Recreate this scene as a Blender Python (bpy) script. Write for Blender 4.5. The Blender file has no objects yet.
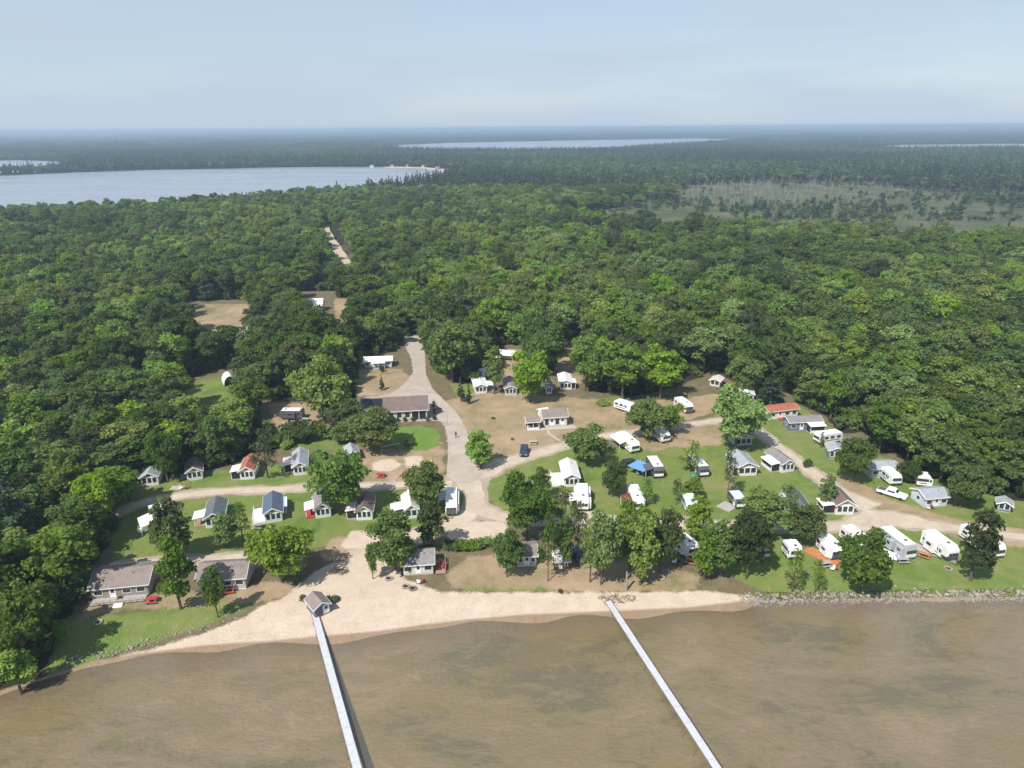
import bpy, math, random
import numpy as np
from mathutils import Vector, Matrix
R = math.radians
scene = bpy.context.scene
COL = scene.collection
rng = random.Random(7)
nr = np.random.RandomState(11)

# ------------------------------------------------------------------ camera
H = 72.0; F = 700.0; PITCH = R(20.13); ROLL = 0.0068
cp, sp = math.cos(PITCH), math.sin(PITCH)
fw = Vector((0, cp, -sp)); u0 = Vector((0, sp, cp)); r0 = Vector((1, 0, 0))
cu = (u0*math.cos(ROLL) + r0*math.sin(ROLL)); cr = (r0*math.cos(ROLL) - u0*math.sin(ROLL))
cd = bpy.data.cameras.new("camera"); cam = bpy.data.objects.new("camera", cd); COL.objects.link(cam)
cd.sensor_width = 36; cd.lens = F/1024*36; cd.clip_start = 1; cd.clip_end = 60000
M = Matrix.Identity(4)
for i in range(3):
    M[i][0] = cr[i]; M[i][1] = cu[i]; M[i][2] = -fw[i]
M[2][3] = H
cam.matrix_world = M
scene.camera = cam
def G(px, py, z=0.0):
    d = fw + cr*((px-512)/F) + cu*((384-py)/F)
    t = (z-H)/d.z
    return Vector((d.x*t, d.y*t, z))
def PX(x, y, z):
    v = Vector((x, y, z-H)); w = v.dot(fw)
    return 512+F*v.dot(cr)/w, 384-F*v.dot(cu)/w, w

# ------------------------------------------------------------------ light
VEIL = (3.9, 4.7, 5.7); VEIL_FALL = 2.2; VEIL_BASE = .22
SUN_EL = 51.0; SUN_AZ = 218.0          # compass bearing of the sun, from +Y clockwise
w = bpy.data.worlds.new("World"); scene.world = w; w.use_nodes = True
wn = w.node_tree; wn.nodes.clear()
sky = wn.nodes.new("ShaderNodeTexSky"); sky.sky_type = 'NISHITA'; sky.sun_disc = False
sky.sun_elevation = R(SUN_EL); sky.sun_rotation = R(SUN_AZ)
sky.air_density = 1.0; sky.dust_density = 0.6; sky.ozone_density = 1.5; sky.altitude = 200
# thin pale veil of high cloud, thickest towards the horizon, with soft streaks
tcw = wn.nodes.new("ShaderNodeTexCoord"); sepw = wn.nodes.new("ShaderNodeSeparateXYZ"); wn.links.new(tcw.outputs["Generated"], sepw.inputs[0])
mpw = wn.nodes.new("ShaderNodeMapping"); mpw.inputs["Scale"].default_value = (1.2, 1.2, 9); wn.links.new(tcw.outputs["Generated"], mpw.inputs[0])
nzw = wn.nodes.new("ShaderNodeTexNoise"); nzw.inputs["Scale"].default_value = 2.2; nzw.inputs["Detail"].default_value = 6; wn.links.new(mpw.outputs[0], nzw.inputs["Vector"])
def wmath(op, a, b):
    n_ = wn.nodes.new("ShaderNodeMath"); n_.operation = op
    for s_, v_ in ((n_.inputs[0], a), (n_.inputs[1], b)):
        if isinstance(v_, (int, float)): s_.default_value = v_
        else: wn.links.new(v_, s_)
    return n_.outputs[0]
zc = wmath('MAXIMUM', sepw.outputs[2], 0.0)
fall = wmath('POWER', 2.718, wmath('MULTIPLY', zc, -VEIL_FALL))
cl = wmath('ADD', wmath('MULTIPLY', wmath('SUBTRACT', nzw.outputs[0], .5), 1.3), 1.0)
fv = wmath('MINIMUM', wmath('MULTIPLY', wmath('ADD', wmath('MULTIPLY', fall, .72), VEIL_BASE), cl), .97)
mw = wn.nodes.new("ShaderNodeMix"); mw.data_type = 'RGBA'; wn.links.new(fv, mw.inputs[0]); wn.links.new(sky.outputs[0], mw.inputs[6]); mw.inputs[7].default_value = (*VEIL, 1)
bg = wn.nodes.new("ShaderNodeBackground"); bg.inputs[1].default_value = 0.10
wo = wn.nodes.new("ShaderNodeOutputWorld")
wn.links.new(mw.outputs[2], bg.inputs[0]); wn.links.new(bg.outputs[0], wo.inputs[0])
sl = bpy.data.lights.new("sun", 'SUN'); sl.energy = 4.4; sl.angle = R(0.55); sl.color = (1.0, 0.95, 0.87)
so = bpy.data.objects.new("sun", sl); COL.objects.link(so)
az = R(SUN_AZ); el = R(SUN_EL)
sdir = Vector((math.sin(az)*math.cos(el), math.cos(az)*math.cos(el), math.sin(el)))
so.rotation_euler = sdir.to_track_quat('Z', 'Y').to_euler(); so.location = (0, 0, 300)
vs = scene.view_settings; vs.view_transform = 'Standard'; vs.look = 'None'; vs.exposure = 0.45; vs.gamma = 1
scene.display_settings.display_device = 'sRGB'
cy = scene.cycles
cy.max_bounces = 5; cy.diffuse_bounces = 3; cy.glossy_bounces = 2; cy.transmission_bounces = 3
cy.transparent_max_bounces = 8; cy.volume_bounces = 0; cy.use_denoising = True
cy.caustics_reflective = False; cy.caustics_refractive = False
HAZE_DENSITY = 0.00022

# ------------------------------------------------------------------ materials
MATS = {}
def nodes_mat(name):
    m = bpy.data.materials.new(name); m.use_nodes = True
    nt = m.node_tree; nt.nodes.clear()
    return m, nt, nt.nodes, nt.links
def N(nt, t, **k):
    n = nt.nodes.new(t)
    for a, b in k.items(): setattr(n, a, b)
    return n
def ramp(nt, fac, stops):
    r = N(nt, "ShaderNodeValToRGB")
    e = r.color_ramp.elements
    while len(e) < len(stops): e.new(0.5)
    for i, (p, c) in enumerate(stops):
        e[i].position = p; e[i].color = (*c, 1) if len(c) == 3 else c
    nt.links.new(fac, r.inputs[0]); return r.outputs[0]
def mixc(nt, fac, a, b, bt='MIX'):
    m = N(nt, "ShaderNodeMix", data_type='RGBA', blend_type=bt)
    for sock, v in ((m.inputs[0], fac), (m.inputs[6], a), (m.inputs[7], b)):
        if isinstance(v, (int, float)): sock.default_value = v
        elif isinstance(v, tuple): sock.default_value = (*v, 1)
        else: nt.links.new(v, sock)
    return m.outputs[2]
def math_(nt, op, a, b=0.0, clamp=False):
    m = N(nt, "ShaderNodeMath", operation=op); m.use_clamp = clamp
    for s, v in ((m.inputs[0], a), (m.inputs[1], b)):
        if isinstance(v, (int, float)): s.default_value = v
        else: nt.links.new(v, s)
    return m.outputs[0]
def noise(nt, scale, detail=4, rough=.55, vec=None, dist=0):
    n = N(nt, "ShaderNodeTexNoise"); n.inputs["Scale"].default_value = scale
    n.inputs["Detail"].default_value = detail; n.inputs["Roughness"].default_value = rough
    n.inputs["Distortion"].default_value = dist
    if vec is not None: nt.links.new(vec, n.inputs["Vector"])
    return n.outputs[0]
def mat(name, c, rough=.6, var=.18, scale=1.2, metal=0.0, spec=.35, lines=None):
    """painted or weathered surface: colour broken by streaks of dirt; lines = (axis, spacing) for siding or shingle courses"""
    if name in MATS: return MATS[name]
    m, nt, ns, ln = nodes_mat(name)
    b = N(nt, "ShaderNodeBsdfPrincipled"); o = N(nt, "ShaderNodeOutputMaterial")
    tc = N(nt, "ShaderNodeTexCoord"); oi = N(nt, "ShaderNodeObjectInfo")
    n1 = noise(nt, scale, 6, .65, tc.outputs["Object"])
    n2 = noise(nt, scale*9, 3, .6, tc.outputs["Object"])
    dark = tuple(x*(1-var*1.6) for x in c); lite = tuple(min(.95, x*(1+var*.8)) for x in c)
    f = math_(nt, 'ADD', math_(nt, 'MULTIPLY', n1, .65), math_(nt, 'MULTIPLY', n2, .35))
    col = ramp(nt, f, [(.33, dark), (.5, c), (.68, lite)])
    if lines:
        sep = N(nt, "ShaderNodeSeparateXYZ"); ln.new(tc.outputs["Object"], sep.inputs[0])
        fr = math_(nt, 'FRACT', math_(nt, 'DIVIDE', sep.outputs[lines[0]], lines[1]))
        col = mixc(nt, math_(nt, 'MULTIPLY', math_(nt, 'LESS_THAN', fr, .12), .35), col, tuple(x*.55 for x in c))
    ln.new(col, b.inputs["Base Color"])
    b.inputs["Roughness"].default_value = rough; b.inputs["Metallic"].default_value = metal
    b.inputs["Specular IOR Level"].default_value = spec
    ln.new(b.outputs[0], o.inputs[0])
    MATS[name] = m; return m
def leafmat(name, c, hue=.016, val=.38, trans=.5, patch=None):
    m, nt, ns, ln = nodes_mat(name)
    o = N(nt, "ShaderNodeOutputMaterial"); oi = N(nt, "ShaderNodeObjectInfo"); ge = N(nt, "ShaderNodeNewGeometry")
    hsv = N(nt, "ShaderNodeHueSaturation")
    base = N(nt, "ShaderNodeRGB"); base.outputs[0].default_value = (*c, 1)
    col = base.outputs[0]
    if patch:
        nn = noise(nt, .012, 3, .6, ge.outputs["Position"])
        mr = N(nt, "ShaderNodeMapRange"); mr.inputs[1].default_value = .47; mr.inputs[2].default_value = .6
        ln.new(nn, mr.inputs[0]); col = mixc(nt, mr.outputs[0], col, patch)
    ln.new(col, hsv.inputs["Color"])
    ln.new(math_(nt, 'ADD', math_(nt, 'MULTIPLY', oi.outputs["Random"], hue*2), .5-hue), hsv.inputs["Hue"])
    r2 = math_(nt, 'FRACT', math_(nt, 'MULTIPLY', oi.outputs["Random"], 7.31))
    v1 = math_(nt, 'ADD', math_(nt, 'MULTIPLY', r2, val*2), 1-val)
    ri = math_(nt, 'ADD', math_(nt, 'MULTIPLY', ge.outputs["Random Per Island"], .75), .90)
    ln.new(math_(nt, 'MULTIPLY', v1, ri), hsv.inputs["Value"])
    r3 = math_(nt, 'FRACT', math_(nt, 'MULTIPLY', oi.outputs["Random"], 3.77))
    ln.new(math_(nt, 'ADD', math_(nt, 'MULTIPLY', r3, .3), .8), hsv.inputs["Saturation"])
    d = N(nt, "ShaderNodeBsdfDiffuse"); t = N(nt, "ShaderNodeBsdfTranslucent"); mx = N(nt, "ShaderNodeMixShader")
    mx.inputs[0].default_value = trans
    ln.new(hsv.outputs[0], d.inputs[0])
    tcol = mixc(nt, 1.0, hsv.outputs[0], (1.0, 1.05, .55), 'MULTIPLY'); ln.new(tcol, t.inputs[0])
    ln.new(d.outputs[0], mx.inputs[1]); ln.new(t.outputs[0], mx.inputs[2])
    ln.new(mx.outputs[0], o.inputs[0])
    MATS[name] = m; return m
L_DARK = leafmat("leaf_dark", (.084, .128, .032))
L_MID = leafmat("leaf_mid", (.120, .180, .038))
L_BRIGHT = leafmat("leaf_bright", (.156, .234, .044))
L_YEL = leafmat("leaf_yellow", (.168, .212, .046))
L_GREY = leafmat("leaf_grey", (.105, .125, .060), val=.25)
L_PINE = leafmat("needle", (.040, .066, .034), val=.3, trans=.15)
L_FAR = leafmat("leaf_far", (.062, .108, .038), val=.35, trans=.3, patch=(.082, .104, .040))
BARK = mat("bark", (.13, .10, .075), .95, .4, 3)
BARKG = mat("bark_grey", (.30, .27, .23), .95, .3, 3)
LEAFS = {'dark': L_DARK, 'mid': L_MID, 'bright': L_BRIGHT, 'yellow': L_YEL, 'grey': L_GREY, 'pine': L_PINE}
W_WHITE = mat("siding_white", (.74, .74, .72), .6, .10, .7, lines=(2, .22))
W_CREAM = mat("siding_cream", (.60, .56, .48), .7, .12, .7, lines=(2, .22))
W_GREY = mat("siding_grey", (.42, .43, .43), .7, .12, .7, lines=(2, .22))
W_TAUPE = mat("siding_taupe", (.30, .265, .235), .8, .15, .7, lines=(2, .22))
W_BLUE = mat("siding_slate_blue", (.15, .185, .24), .7, .12, .7, lines=(2, .22))
W_PALEB = mat("siding_pale_blue", (.50, .57, .62), .7, .12, .7, lines=(2, .22))
W_BROWN = mat("log_brown", (.17, .09, .05), .8, .25, .9, lines=(2, .3))
TRIM = mat("trim_white", (.80, .80, .78), .5, .06)
METALW = mat("roof_white", (.78, .78, .77), .35, .09, .5)
METALP = mat("roof_pinkish", (.68, .62, .58), .5, .12, .5)
RF_GREY = mat("shingle_grey", (.23, .215, .215), .9, .2, .8, lines=(2, .16))
RF_WARM = mat("shingle_warm_grey", (.235, .195, .175), .9, .2, .8, lines=(2, .16))
RF_BROWN = mat("shingle_brown", (.18, .13, .12), .9, .2, .8, lines=(2, .16))
RF_RED = mat("shingle_red", (.36, .125, .075), .85, .2, .8, lines=(2, .16))
RF_BLUE = mat("metal_blue", (.095, .125, .19), .5, .15, .6)
RF_SLATE = mat("shingle_slate", (.115, .135, .145), .85, .2, .8, lines=(2, .16))
RF_LIGHT = mat("shingle_light_grey", (.33, .35, .38), .8, .18, .8, lines=(2, .16))
DARK = mat("screen_dark", (.025, .025, .028), .6, .3)
BLACK = mat("rubber", (.02, .02, .02), .7, .3)
SOLAR = mat("panel_black", (.018, .018, .025), .25, .3, spec=.6)
WOOD = mat("wood_deck", (.33, .22, .14), .85, .25, 2)
WOODG = mat("wood_grey", (.38, .35, .32), .9, .2, 2)
ORANGE = mat("wood_orange", (.46, .19, .08), .8, .25, 2)
REDP = mat("paint_red", (.38, .05, .045), .6, .2, 2)
MAROON = mat("canvas_maroon", (.20, .03, .06), .8, .15)
TARP = mat("tarp_blue", (.16, .33, .62), .5, .15, .8)
YELLOW = mat("plastic_yellow", (.75, .50, .05), .5, .12)
GREENP = mat("canvas_green", (.05, .28, .16), .8, .15)
ALU = mat("dock_aluminium", (.52, .53, .55), .45, .10, 1.5, lines=(0, .3))
STEEL = mat("steel", (.35, .35, .36), .4, .15, metal=.6)
CONC = mat("concrete", (.42, .38, .33), .9, .18, 1.5)
CARBLUE = mat("paint_navy", (.03, .045, .09), .3, .1, spec=.6)
CARBLK = mat("paint_black", (.03, .03, .035), .3, .1, spec=.6)
CARWHITE = mat("paint_white", (.80, .80, .80), .3, .05, spec=.6)
RVW = mat("fibreglass_white", (.78, .78, .76), .35, .06, .5)
RVG = mat("fibreglass_grey", (.40, .41, .43), .4, .08, .5)
RVD = mat("fibreglass_dark", (.10, .10, .115), .4, .1, .5)
RVB = mat("fibreglass_pale_blue", (.60, .72, .80), .3, .08, .5)
RVBEIGE = mat("fibreglass_beige", (.58, .53, .45), .4, .08, .5)
STRIPE = mat("decal_grey", (.16, .17, .20), .4, .1)
SKIN = mat("skin", (.50, .32, .24), .6, .05)
CLOTH = mat("cloth_dark", (.05, .055, .08), .9, .1)
def glass():
    m, nt, ns, ln = nodes_mat("window_glass")
    b = N(nt, "ShaderNodeBsdfPrincipled"); o = N(nt, "ShaderNodeOutputMaterial")
    b.inputs["Base Color"].default_value = (.03, .038, .045, 1); b.inputs["Roughness"].default_value = .08
    b.inputs["Specular IOR Level"].default_value = .7
    ln.new(b.outputs[0], o.inputs[0]); return m
GLASS = glass()
def rockmat():
    m, nt, ns, ln = nodes_mat("rock")
    b = N(nt, "ShaderNodeBsdfPrincipled"); o = N(nt, "ShaderNodeOutputMaterial")
    tc = N(nt, "ShaderNodeTexCoord"); oi = N(nt, "ShaderNodeObjectInfo")
    n = noise(nt, 2.5, 5, .6, tc.outputs["Object"])
    c1 = ramp(nt, n, [(.35, (.11, .09, .07)), (.65, (.26, .22, .18))])
    c2 = ramp(nt, n, [(.35, (.20, .175, .15)), (.65, (.46, .41, .36))])
    ln.new(mixc(nt, oi.outputs["Random"], c1, c2), b.inputs["Base Color"]); b.inputs["Roughness"].default_value = .9
    ln.new(b.outputs[0], o.inputs[0]); return m
ROCK = rockmat()

# ------------------------------------------------------------------ mesh helpers
class MB:
    def __init__(s): s.v = []; s.f = []; s.m = []
    def add(s, vs_, fs, mi=0):
        k = len(s.v); s.v += [tuple(x) for x in vs_]; s.f += [tuple(i+k for i in f) for f in fs]; s.m += [mi]*len(fs)
        return s
    def box(s, c, d, mi=0, rz=0.0, tilt=None):
        hx, hy, hz = d[0]/2, d[1]/2, d[2]/2
        vs_ = [Vector((x, y, z)) for x in (-hx, hx) for y in (-hy, hy) for z in (-hz, hz)]
        if tilt is not None: vs_ = [Matrix.Rotation(tilt[1], 3, tilt[0]) @ v for v in vs_]
        if rz: vs_ = [Matrix.Rotation(rz, 3, 'Z') @ v for v in vs_]
        vs_ = [v+Vector(c) for v in vs_]
        return s.add(vs_, [(0, 1, 3, 2), (4, 6, 7, 5), (0, 4, 5, 1), (2, 3, 7, 6), (0, 2, 6, 4), (1, 5, 7, 3)], mi)
    def prism(s, prof, y0, y1, mi=0):      # profile in (x,z), extruded along y
        n = len(prof)
        vs_ = [(x, y0, z) for x, z in prof]+[(x, y1, z) for x, z in prof]
        fs = [tuple(range(n)), tuple(range(2*n-1, n-1, -1))]+[(i, n+i, n+(i+1) % n, (i+1) % n) for i in range(n)]
        return s.add(vs_, fs, mi)
    def prismx(s, prof, x0, x1, mi=0):     # profile in (y,z), extruded along x
        n = len(prof)
        vs_ = [(x0, y, z) for y, z in prof]+[(x1, y, z) for y, z in prof]
        fs = [tuple(range(n-1, -1, -1)), tuple(range(n, 2*n))]+[((i+1) % n, n+(i+1) % n, n+i, i) for i in range(n)]
        return s.add(vs_, fs, mi)
    def tube(s, pts, rad, sides=7, mi=0):
        pts = [Vector(p) for p in pts]; vs_ = []
        for i, p in enumerate(pts):
            d = (pts[min(i+1, len(pts)-1)]-pts[max(i-1, 0)]).normalized()
            a = d.orthogonal().normalized() if abs(d.z) < .9 else Vector((1, 0, 0)).cross(d).normalized()
            b = d.cross(a)
            r = rad[i] if isinstance(rad, (list, tuple)) else rad
            for k in range(sides):
                t = 2*math.pi*k/sides; vs_.append(p+a*(r*math.cos(t))+b*(r*math.sin(t)))
        fs = []
        for i in range(len(pts)-1):
            for k in range(sides):
                k2 = (k+1) % sides
                fs.append((i*sides+k, i*sides+k2, (i+1)*sides+k2, (i+1)*sides+k))
        fs.append(tuple(range(sides-1, -1, -1))); fs.append(tuple(range((len(pts)-1)*sides, len(pts)*sides)))
        return s.add(vs_, fs, mi)
    def mesh(s, name, mats):
        me = bpy.data.meshes.new(name); me.from_pydata(s.v, [], s.f)
        for m in (mats if isinstance(mats, (list, tuple)) else [mats]): me.materials.append(m)
        if any(s.m): me.polygons.foreach_set("material_index", s.m)
        me.update(); return me
    def build(s, name, mats, parent=None, bevel=0.0, label=None):
        o = bpy.data.objects.new(name, s.mesh(name, mats)); COL.objects.link(o)
        if parent is not None: o.parent = parent
        if bevel:
            b = o.modifiers.new("bevel", 'BEVEL'); b.width = bevel; b.segments = 2; b.limit_method = 'ANGLE'
        if label: o["label"] = label
        return o
def thing(name, label, cat, loc, rz=0.0, group=None):
    o = bpy.data.objects.new(name, None); COL.objects.link(o); o.location = loc; o.rotation_euler = (0, 0, rz)
    o.empty_display_size = .3; o["label"] = label; o["category"] = cat
    if group: o["group"] = group
    return o
def tag(o, label, cat, group=None):
    o["label"] = label; o["category"] = cat
    if group: o["group"] = group
    return o
def structure(o): o["kind"] = "structure"; return o
def stuff(o, label, cat): o["kind"] = "stuff"; o["label"] = label; o["category"] = cat; return o

def inpoly(x, y, P):
    x = np.asarray(x); y = np.asarray(y); c = np.zeros(x.shape, bool); n = len(P)
    for i in range(n):
        x1, y1 = P[i]; x2, y2 = P[(i+1) % n]
        if y1 == y2: continue
        k = ((y1 > y) != (y2 > y)) & (x < (x2-x1)*(y-y1)/(y2-y1)+x1)
        c ^= k
    return c
def W(poly, z=0.0): return [tuple(G(a, b, z)[:2]) for a, b in poly]

# ------------------------------------------------------------------ shore
WL = -0.7
shore_px = [(-260, 775), (-100, 730), (10, 692), (90, 667), (143, 658), (199, 651), (266, 646), (340, 640), (380, 636), (420, 630), (470, 624),
            (520, 620), (580, 617), (640, 615), (690, 612), (730, 608), (762, 603), (790, 599), (820, 598), (880, 599), (950, 599.5), (1024, 598.5), (1200, 597), (1400, 598)]
shw = [G(a, b, WL) for a, b in shore_px]
shx = np.array([p.x for p in shw]); shy = np.array([p.y for p in shw])
def shore_y(x): return np.interp(x, shx, shy)
def ground_z(x, y):
    x = np.asarray(x, float); y = np.asarray(y, float)
    d = y-shore_y(x)
    steep = np.clip((x-52)/14, 0, 1)     # riprap bank on the right
    up = WL+d*(.085+.2*steep)
    z = np.where(d > 0, np.minimum(0, up), np.maximum(-2.6, WL+d*(.07+.05*steep)))
    return z

# ------------------------------------------------------------------ ground cover masks
C_ALL = [(-20, 790), (42, 688), (60, 625), (82, 600), (84, 574), (108, 548), (122, 530), (108, 508), (128, 482), (165, 477), (225, 467), (262, 452), (300, 446), (345, 440), (352, 425),
         (356, 395), (360, 364), (395, 350), (404, 338), (428, 338), (430, 366), (450, 380), (478, 388), (486, 366), (496, 348), (522, 348), (530, 372), (553, 374), (557, 345),
         (580, 335), (592, 356), (585, 388), (625, 398), (655, 392), (682, 385), (702, 376), (712, 368), (730, 380), (742, 386), (766, 388), (792, 394), (800, 405), (826, 416), (840, 436),
         (856, 460), (880, 474), (915, 474), (938, 482), (956, 492), (1000, 498), (1120, 520), (1400, 560), (1400, 900), (-40, 900)]
CLEAR = [C_ALL, [(826, 434), (870, 432), (874, 462), (830, 464)], [(860, 454), (904, 454), (904, 474), (860, 474)], [(258, 400), (345, 403), (352, 428), (330, 434), (262, 432)], [(184, 300), (256, 300), (258, 352), (190, 352)], [(333, 298), (353, 298), (353, 346), (336, 346)],
         [(175, 384), (222, 368), (250, 368), (250, 400), (228, 425), (180, 432)], [(317, 225), (333, 225), (359, 262), (364, 288), (340, 292), (323, 258)], [(1006, 380), (1060, 380), (1060, 425), (1006, 425)],
         [(292, 291), (336, 291), (341, 340), (292, 340)], [(478, 360), (500, 345), (525, 345), (520, 372), (480, 392)]]
CLW = [W(p) for p in CLEAR]
P_LUSH = [[(112, 560), (108, 505), (126, 484), (225, 470), (300, 462), (420, 466), (450, 478), (480, 480), (474, 510), (440, 528), (330, 545), (250, 556)],
          [(40, 674), (66, 622), (160, 609), (235, 597), (262, 592), (258, 604), (200, 626), (110, 652), (50, 676)],
          [(482, 490), (500, 472), (560, 448), (640, 446), (700, 420), (760, 400), (800, 406), (850, 440), (905, 468), (1000, 498), (1200, 530), (1200, 592), (790, 594), (762, 590), (700, 560), (640, 560), (560, 520), (500, 512)],
          [(448, 382), (474, 384), (480, 398), (462, 406)], [(590, 400), (620, 396), (632, 402), (610, 412)], [(520, 566), (640, 560), (650, 575), (540, 588)],
          [(180, 384), (225, 375), (240, 395), (200, 425)], [(262, 428), (350, 426), (350, 450), (260, 448)], [(470, 580), (540, 583), (560, 590), (460, 592)]]
P_LAWN = [[(392, 432), (400, 427), (420, 426), (436, 429), (441, 437), (438, 445), (425, 450), (405, 451), (392, 446)]]
P_DRY = [[(440, 402), (478, 392), (560, 396), (620, 402), (690, 398), (720, 392), (715, 412), (660, 428), (600, 440), (560, 446), (490, 466), (470, 440)],
         [(345, 470), (350, 452), (392, 448), (440, 452), (446, 470), (440, 478), (400, 480), (345, 483)], [(360, 368), (398, 368), (412, 378), (395, 396), (355, 396)],
         [(268, 402), (340, 405), (345, 425), (275, 428)], [(190, 304), (253, 304), (256, 345), (195, 345)], [(334, 298), (354, 300), (352, 345), (338, 345)],
         [(330, 536), (400, 536), (400, 560), (320, 560)], [(85, 600), (150, 596), (200, 590), (285, 580), (300, 596), (260, 602), (200, 606), (110, 612), (75, 622)],
         [(470, 556), (520, 556), (640, 565), (700, 572), (700, 590), (460, 590), (440, 575)], [(555, 345), (580, 335), (588, 356), (580, 388), (556, 376)], [(505, 348), (525, 350), (522, 395), (505, 395)],
         [(820, 470), (850, 476), (890, 500), (960, 520), (1060, 535), (1060, 552), (960, 540), (860, 500)], [(610, 440), (680, 428), (700, 440), (650, 452)], [(440, 436), (446, 452), (441, 470), (430, 452)], [(670, 430), (730, 415), (720, 445), (680, 448)],
         [(1006, 380), (1060, 380), (1060, 425), (1006, 425)], [(120, 560), (260, 555), (262, 570), (110, 572)]]
P_SAND = [[(-260, 760), (20, 700), (52, 672), (110, 655), (160, 643), (205, 630), (245, 617), (262, 605), (285, 597), (300, 583), (325, 565), (360, 556), (400, 545), (425, 545), (400, 560), (402, 578), (440, 592), (520, 592), (600, 591), (700, 589), (760, 594), (800, 601), (800, 660), (400, 760)],
          [(450, 524), (490, 520), (510, 524), (500, 540), (470, 545), (445, 540)], [(372, 462), (392, 458), (402, 466), (390, 472), (372, 470)], [(404, 456), (422, 456), (424, 464), (408, 470)], [(580, 510), (605, 512), (600, 524), (580, 522)],
          [(338, 548), (352, 530), (400, 532), (400, 548)]]
def grid_axis(lo, hi, step, far):
    a = list(np.arange(lo, hi+.01, step)); s = step; x = lo; left = []
    while x > -far: s *= 1.35; x -= s; left.append(x)
    s = step; x = hi; right = []
    while x < far: s *= 1.35; x += s; right.append(x)
    return np.array(left[::-1]+a+right)
def blur(a, k):
    for _ in range(k):
        b = a.copy()
        b[1:-1, :] = (a[:-2, :]+2*a[1:-1, :]+a[2:, :])/4; a = b.copy()
        a[:, 1:-1] = (b[:, :-2]+2*b[:, 1:-1]+b[:, 2:])/4
    return a
def make_ground():
    xs = grid_axis(-125, 135, .65, 24000); ys = grid_axis(62, 330, .65, 24000)
    X, Y = np.meshgrid(xs, ys); ny, nx = X.shape
    Z = ground_z(X, Y)
    bump = (np.sin(X*.37+1.3*np.sin(Y*.21))+np.sin(Y*.43+1.7*np.sin(X*.17)))*.035
    Z = Z+np.where((Y > 60) & (Y < 330) & (np.abs(X) < 130) & (Z < -.05), bump, 0)
    co = np.stack([X, Y, Z], -1).reshape(-1, 3)
    idx = np.arange(nx*ny).reshape(ny, nx)
    f = np.stack([idx[:-1, :-1], idx[:-1, 1:], idx[1:, 1:], idx[1:, :-1]], -1).reshape(-1, 4)
    me = bpy.data.meshes.new("ground"); me.vertices.add(len(co)); me.vertices.foreach_set("co", co.ravel())
    me.loops.add(f.size); me.loops.foreach_set("vertex_index", f.ravel().astype(np.int32))
    me.polygons.add(len(f)); me.polygons.foreach_set("loop_start", np.arange(0, f.size, 4, dtype=np.int32))
    me.update()
    def attr(name, polys, k=3):
        a = np.zeros((ny, nx), float)
        for p in polys: a[inpoly(X, Y, W(p) if name != "gravel" else p)] = 1
        a = blur(a, k)
        t = me.attributes.new(name, 'FLOAT', 'POINT'); t.data.foreach_set("value", a.ravel().astype(np.float32))
    attr("open", CLEAR, 4); attr("lush", P_LUSH, 4); attr("dry", P_DRY, 8); attr("lawn", P_LAWN, 1); attr("sand", P_SAND, 4)
    attr("gravel", ROADS, 2); attr("marsh", [MARSH], 0)
    d = Y-shore_y(X); wet = np.clip(1-d/2.2, 0, 1)
    t = me.attributes.new("wet", 'FLOAT', 'POINT'); t.data.foreach_set("value", wet.ravel().astype(np.float32))
    # material
    m, nt, ns, ln = nodes_mat("ground")
    b = N(nt, "ShaderNodeBsdfPrincipled"); o = N(nt, "ShaderNodeOutputMaterial"); g = N(nt, "ShaderNodeNewGeometry")
    P = g.outputs["Position"]
    nbig = noise(nt, .06, 4, .6, P); nmid = noise(nt, .35, 5, .65, P); nfine = noise(nt, 2.2, 4, .7, P)
    def A(n):
        a = N(nt, "ShaderNodeAttribute"); a.attribute_name = n; return a.outputs["Fac"]
    def mask(n, amp=.9, nz=None):
        v = math_(nt, 'ADD', A(n), math_(nt, 'MULTIPLY', math_(nt, 'SUBTRACT', nz or nmid, .5), amp))
        mr = N(nt, "ShaderNodeMapRange"); mr.inputs[1].default_value = .38; mr.inputs[2].default_value = .62
        ln.new(v, mr.inputs[0]); return mr.outputs[0]
    mixn = math_(nt, 'ADD', math_(nt, 'MULTIPLY', nmid, .6), math_(nt, 'MULTIPLY', nfine, .4))
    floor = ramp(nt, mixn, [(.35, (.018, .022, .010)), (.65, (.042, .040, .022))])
    openc = ramp(nt, mixn, [(.35, (.10, .10, .045)), (.5, (.15, .125, .07)), (.68, (.23, .17, .11))])
    lush = ramp(nt, math_(nt, 'ADD', math_(nt, 'MULTIPLY', noise(nt, .11, 5, .7, P, .8), .6), math_(nt, 'MULTIPLY', mixn, .4)), [(.34, (.090, .140, .030)), (.46, (.13, .185, .042)), (.54, (.175, .205, .06)), (.62, (.22, .20, .09)), (.70, (.30, .235, .14))])
    lawn = ramp(nt, mixn, [(.35, (.105, .185, .030)), (.65, (.16, .24, .05))])
    dry = ramp(nt, math_(nt, 'ADD', math_(nt, 'MULTIPLY', nbig, .5), math_(nt, 'MULTIPLY', mixn, .5)), [(.36, (.15, .15, .06)), (.45, (.26, .205, .115)), (.56, (.36, .26, .17)), (.7, (.46, .35, .25))])
    sandc = ramp(nt, mixn, [(.3, (.42, .325, .24)), (.45, (.51, .41, .315)), (.58, (.56, .46, .36)), (.72, (.62, .52, .42))])
    wet_s = ramp(nt, mixn, [(.3, (.24, .165, .105)), (.7, (.34, .25, .17))])
    grav = ramp(nt, mixn, [(.3, (.30, .245, .19)), (.7, (.42, .35, .28))])
    smp = N(nt, 'ShaderNodeMapping'); smp.inputs['Scale'].default_value = (.45, 1, 1); ln.new(P, smp.inputs[0])
    bedn = noise(nt, .07, 5, .65, smp.outputs[0], 1.5); bedf = noise(nt, .5, 6, .75, smp.outputs[0], 1.0)
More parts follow.
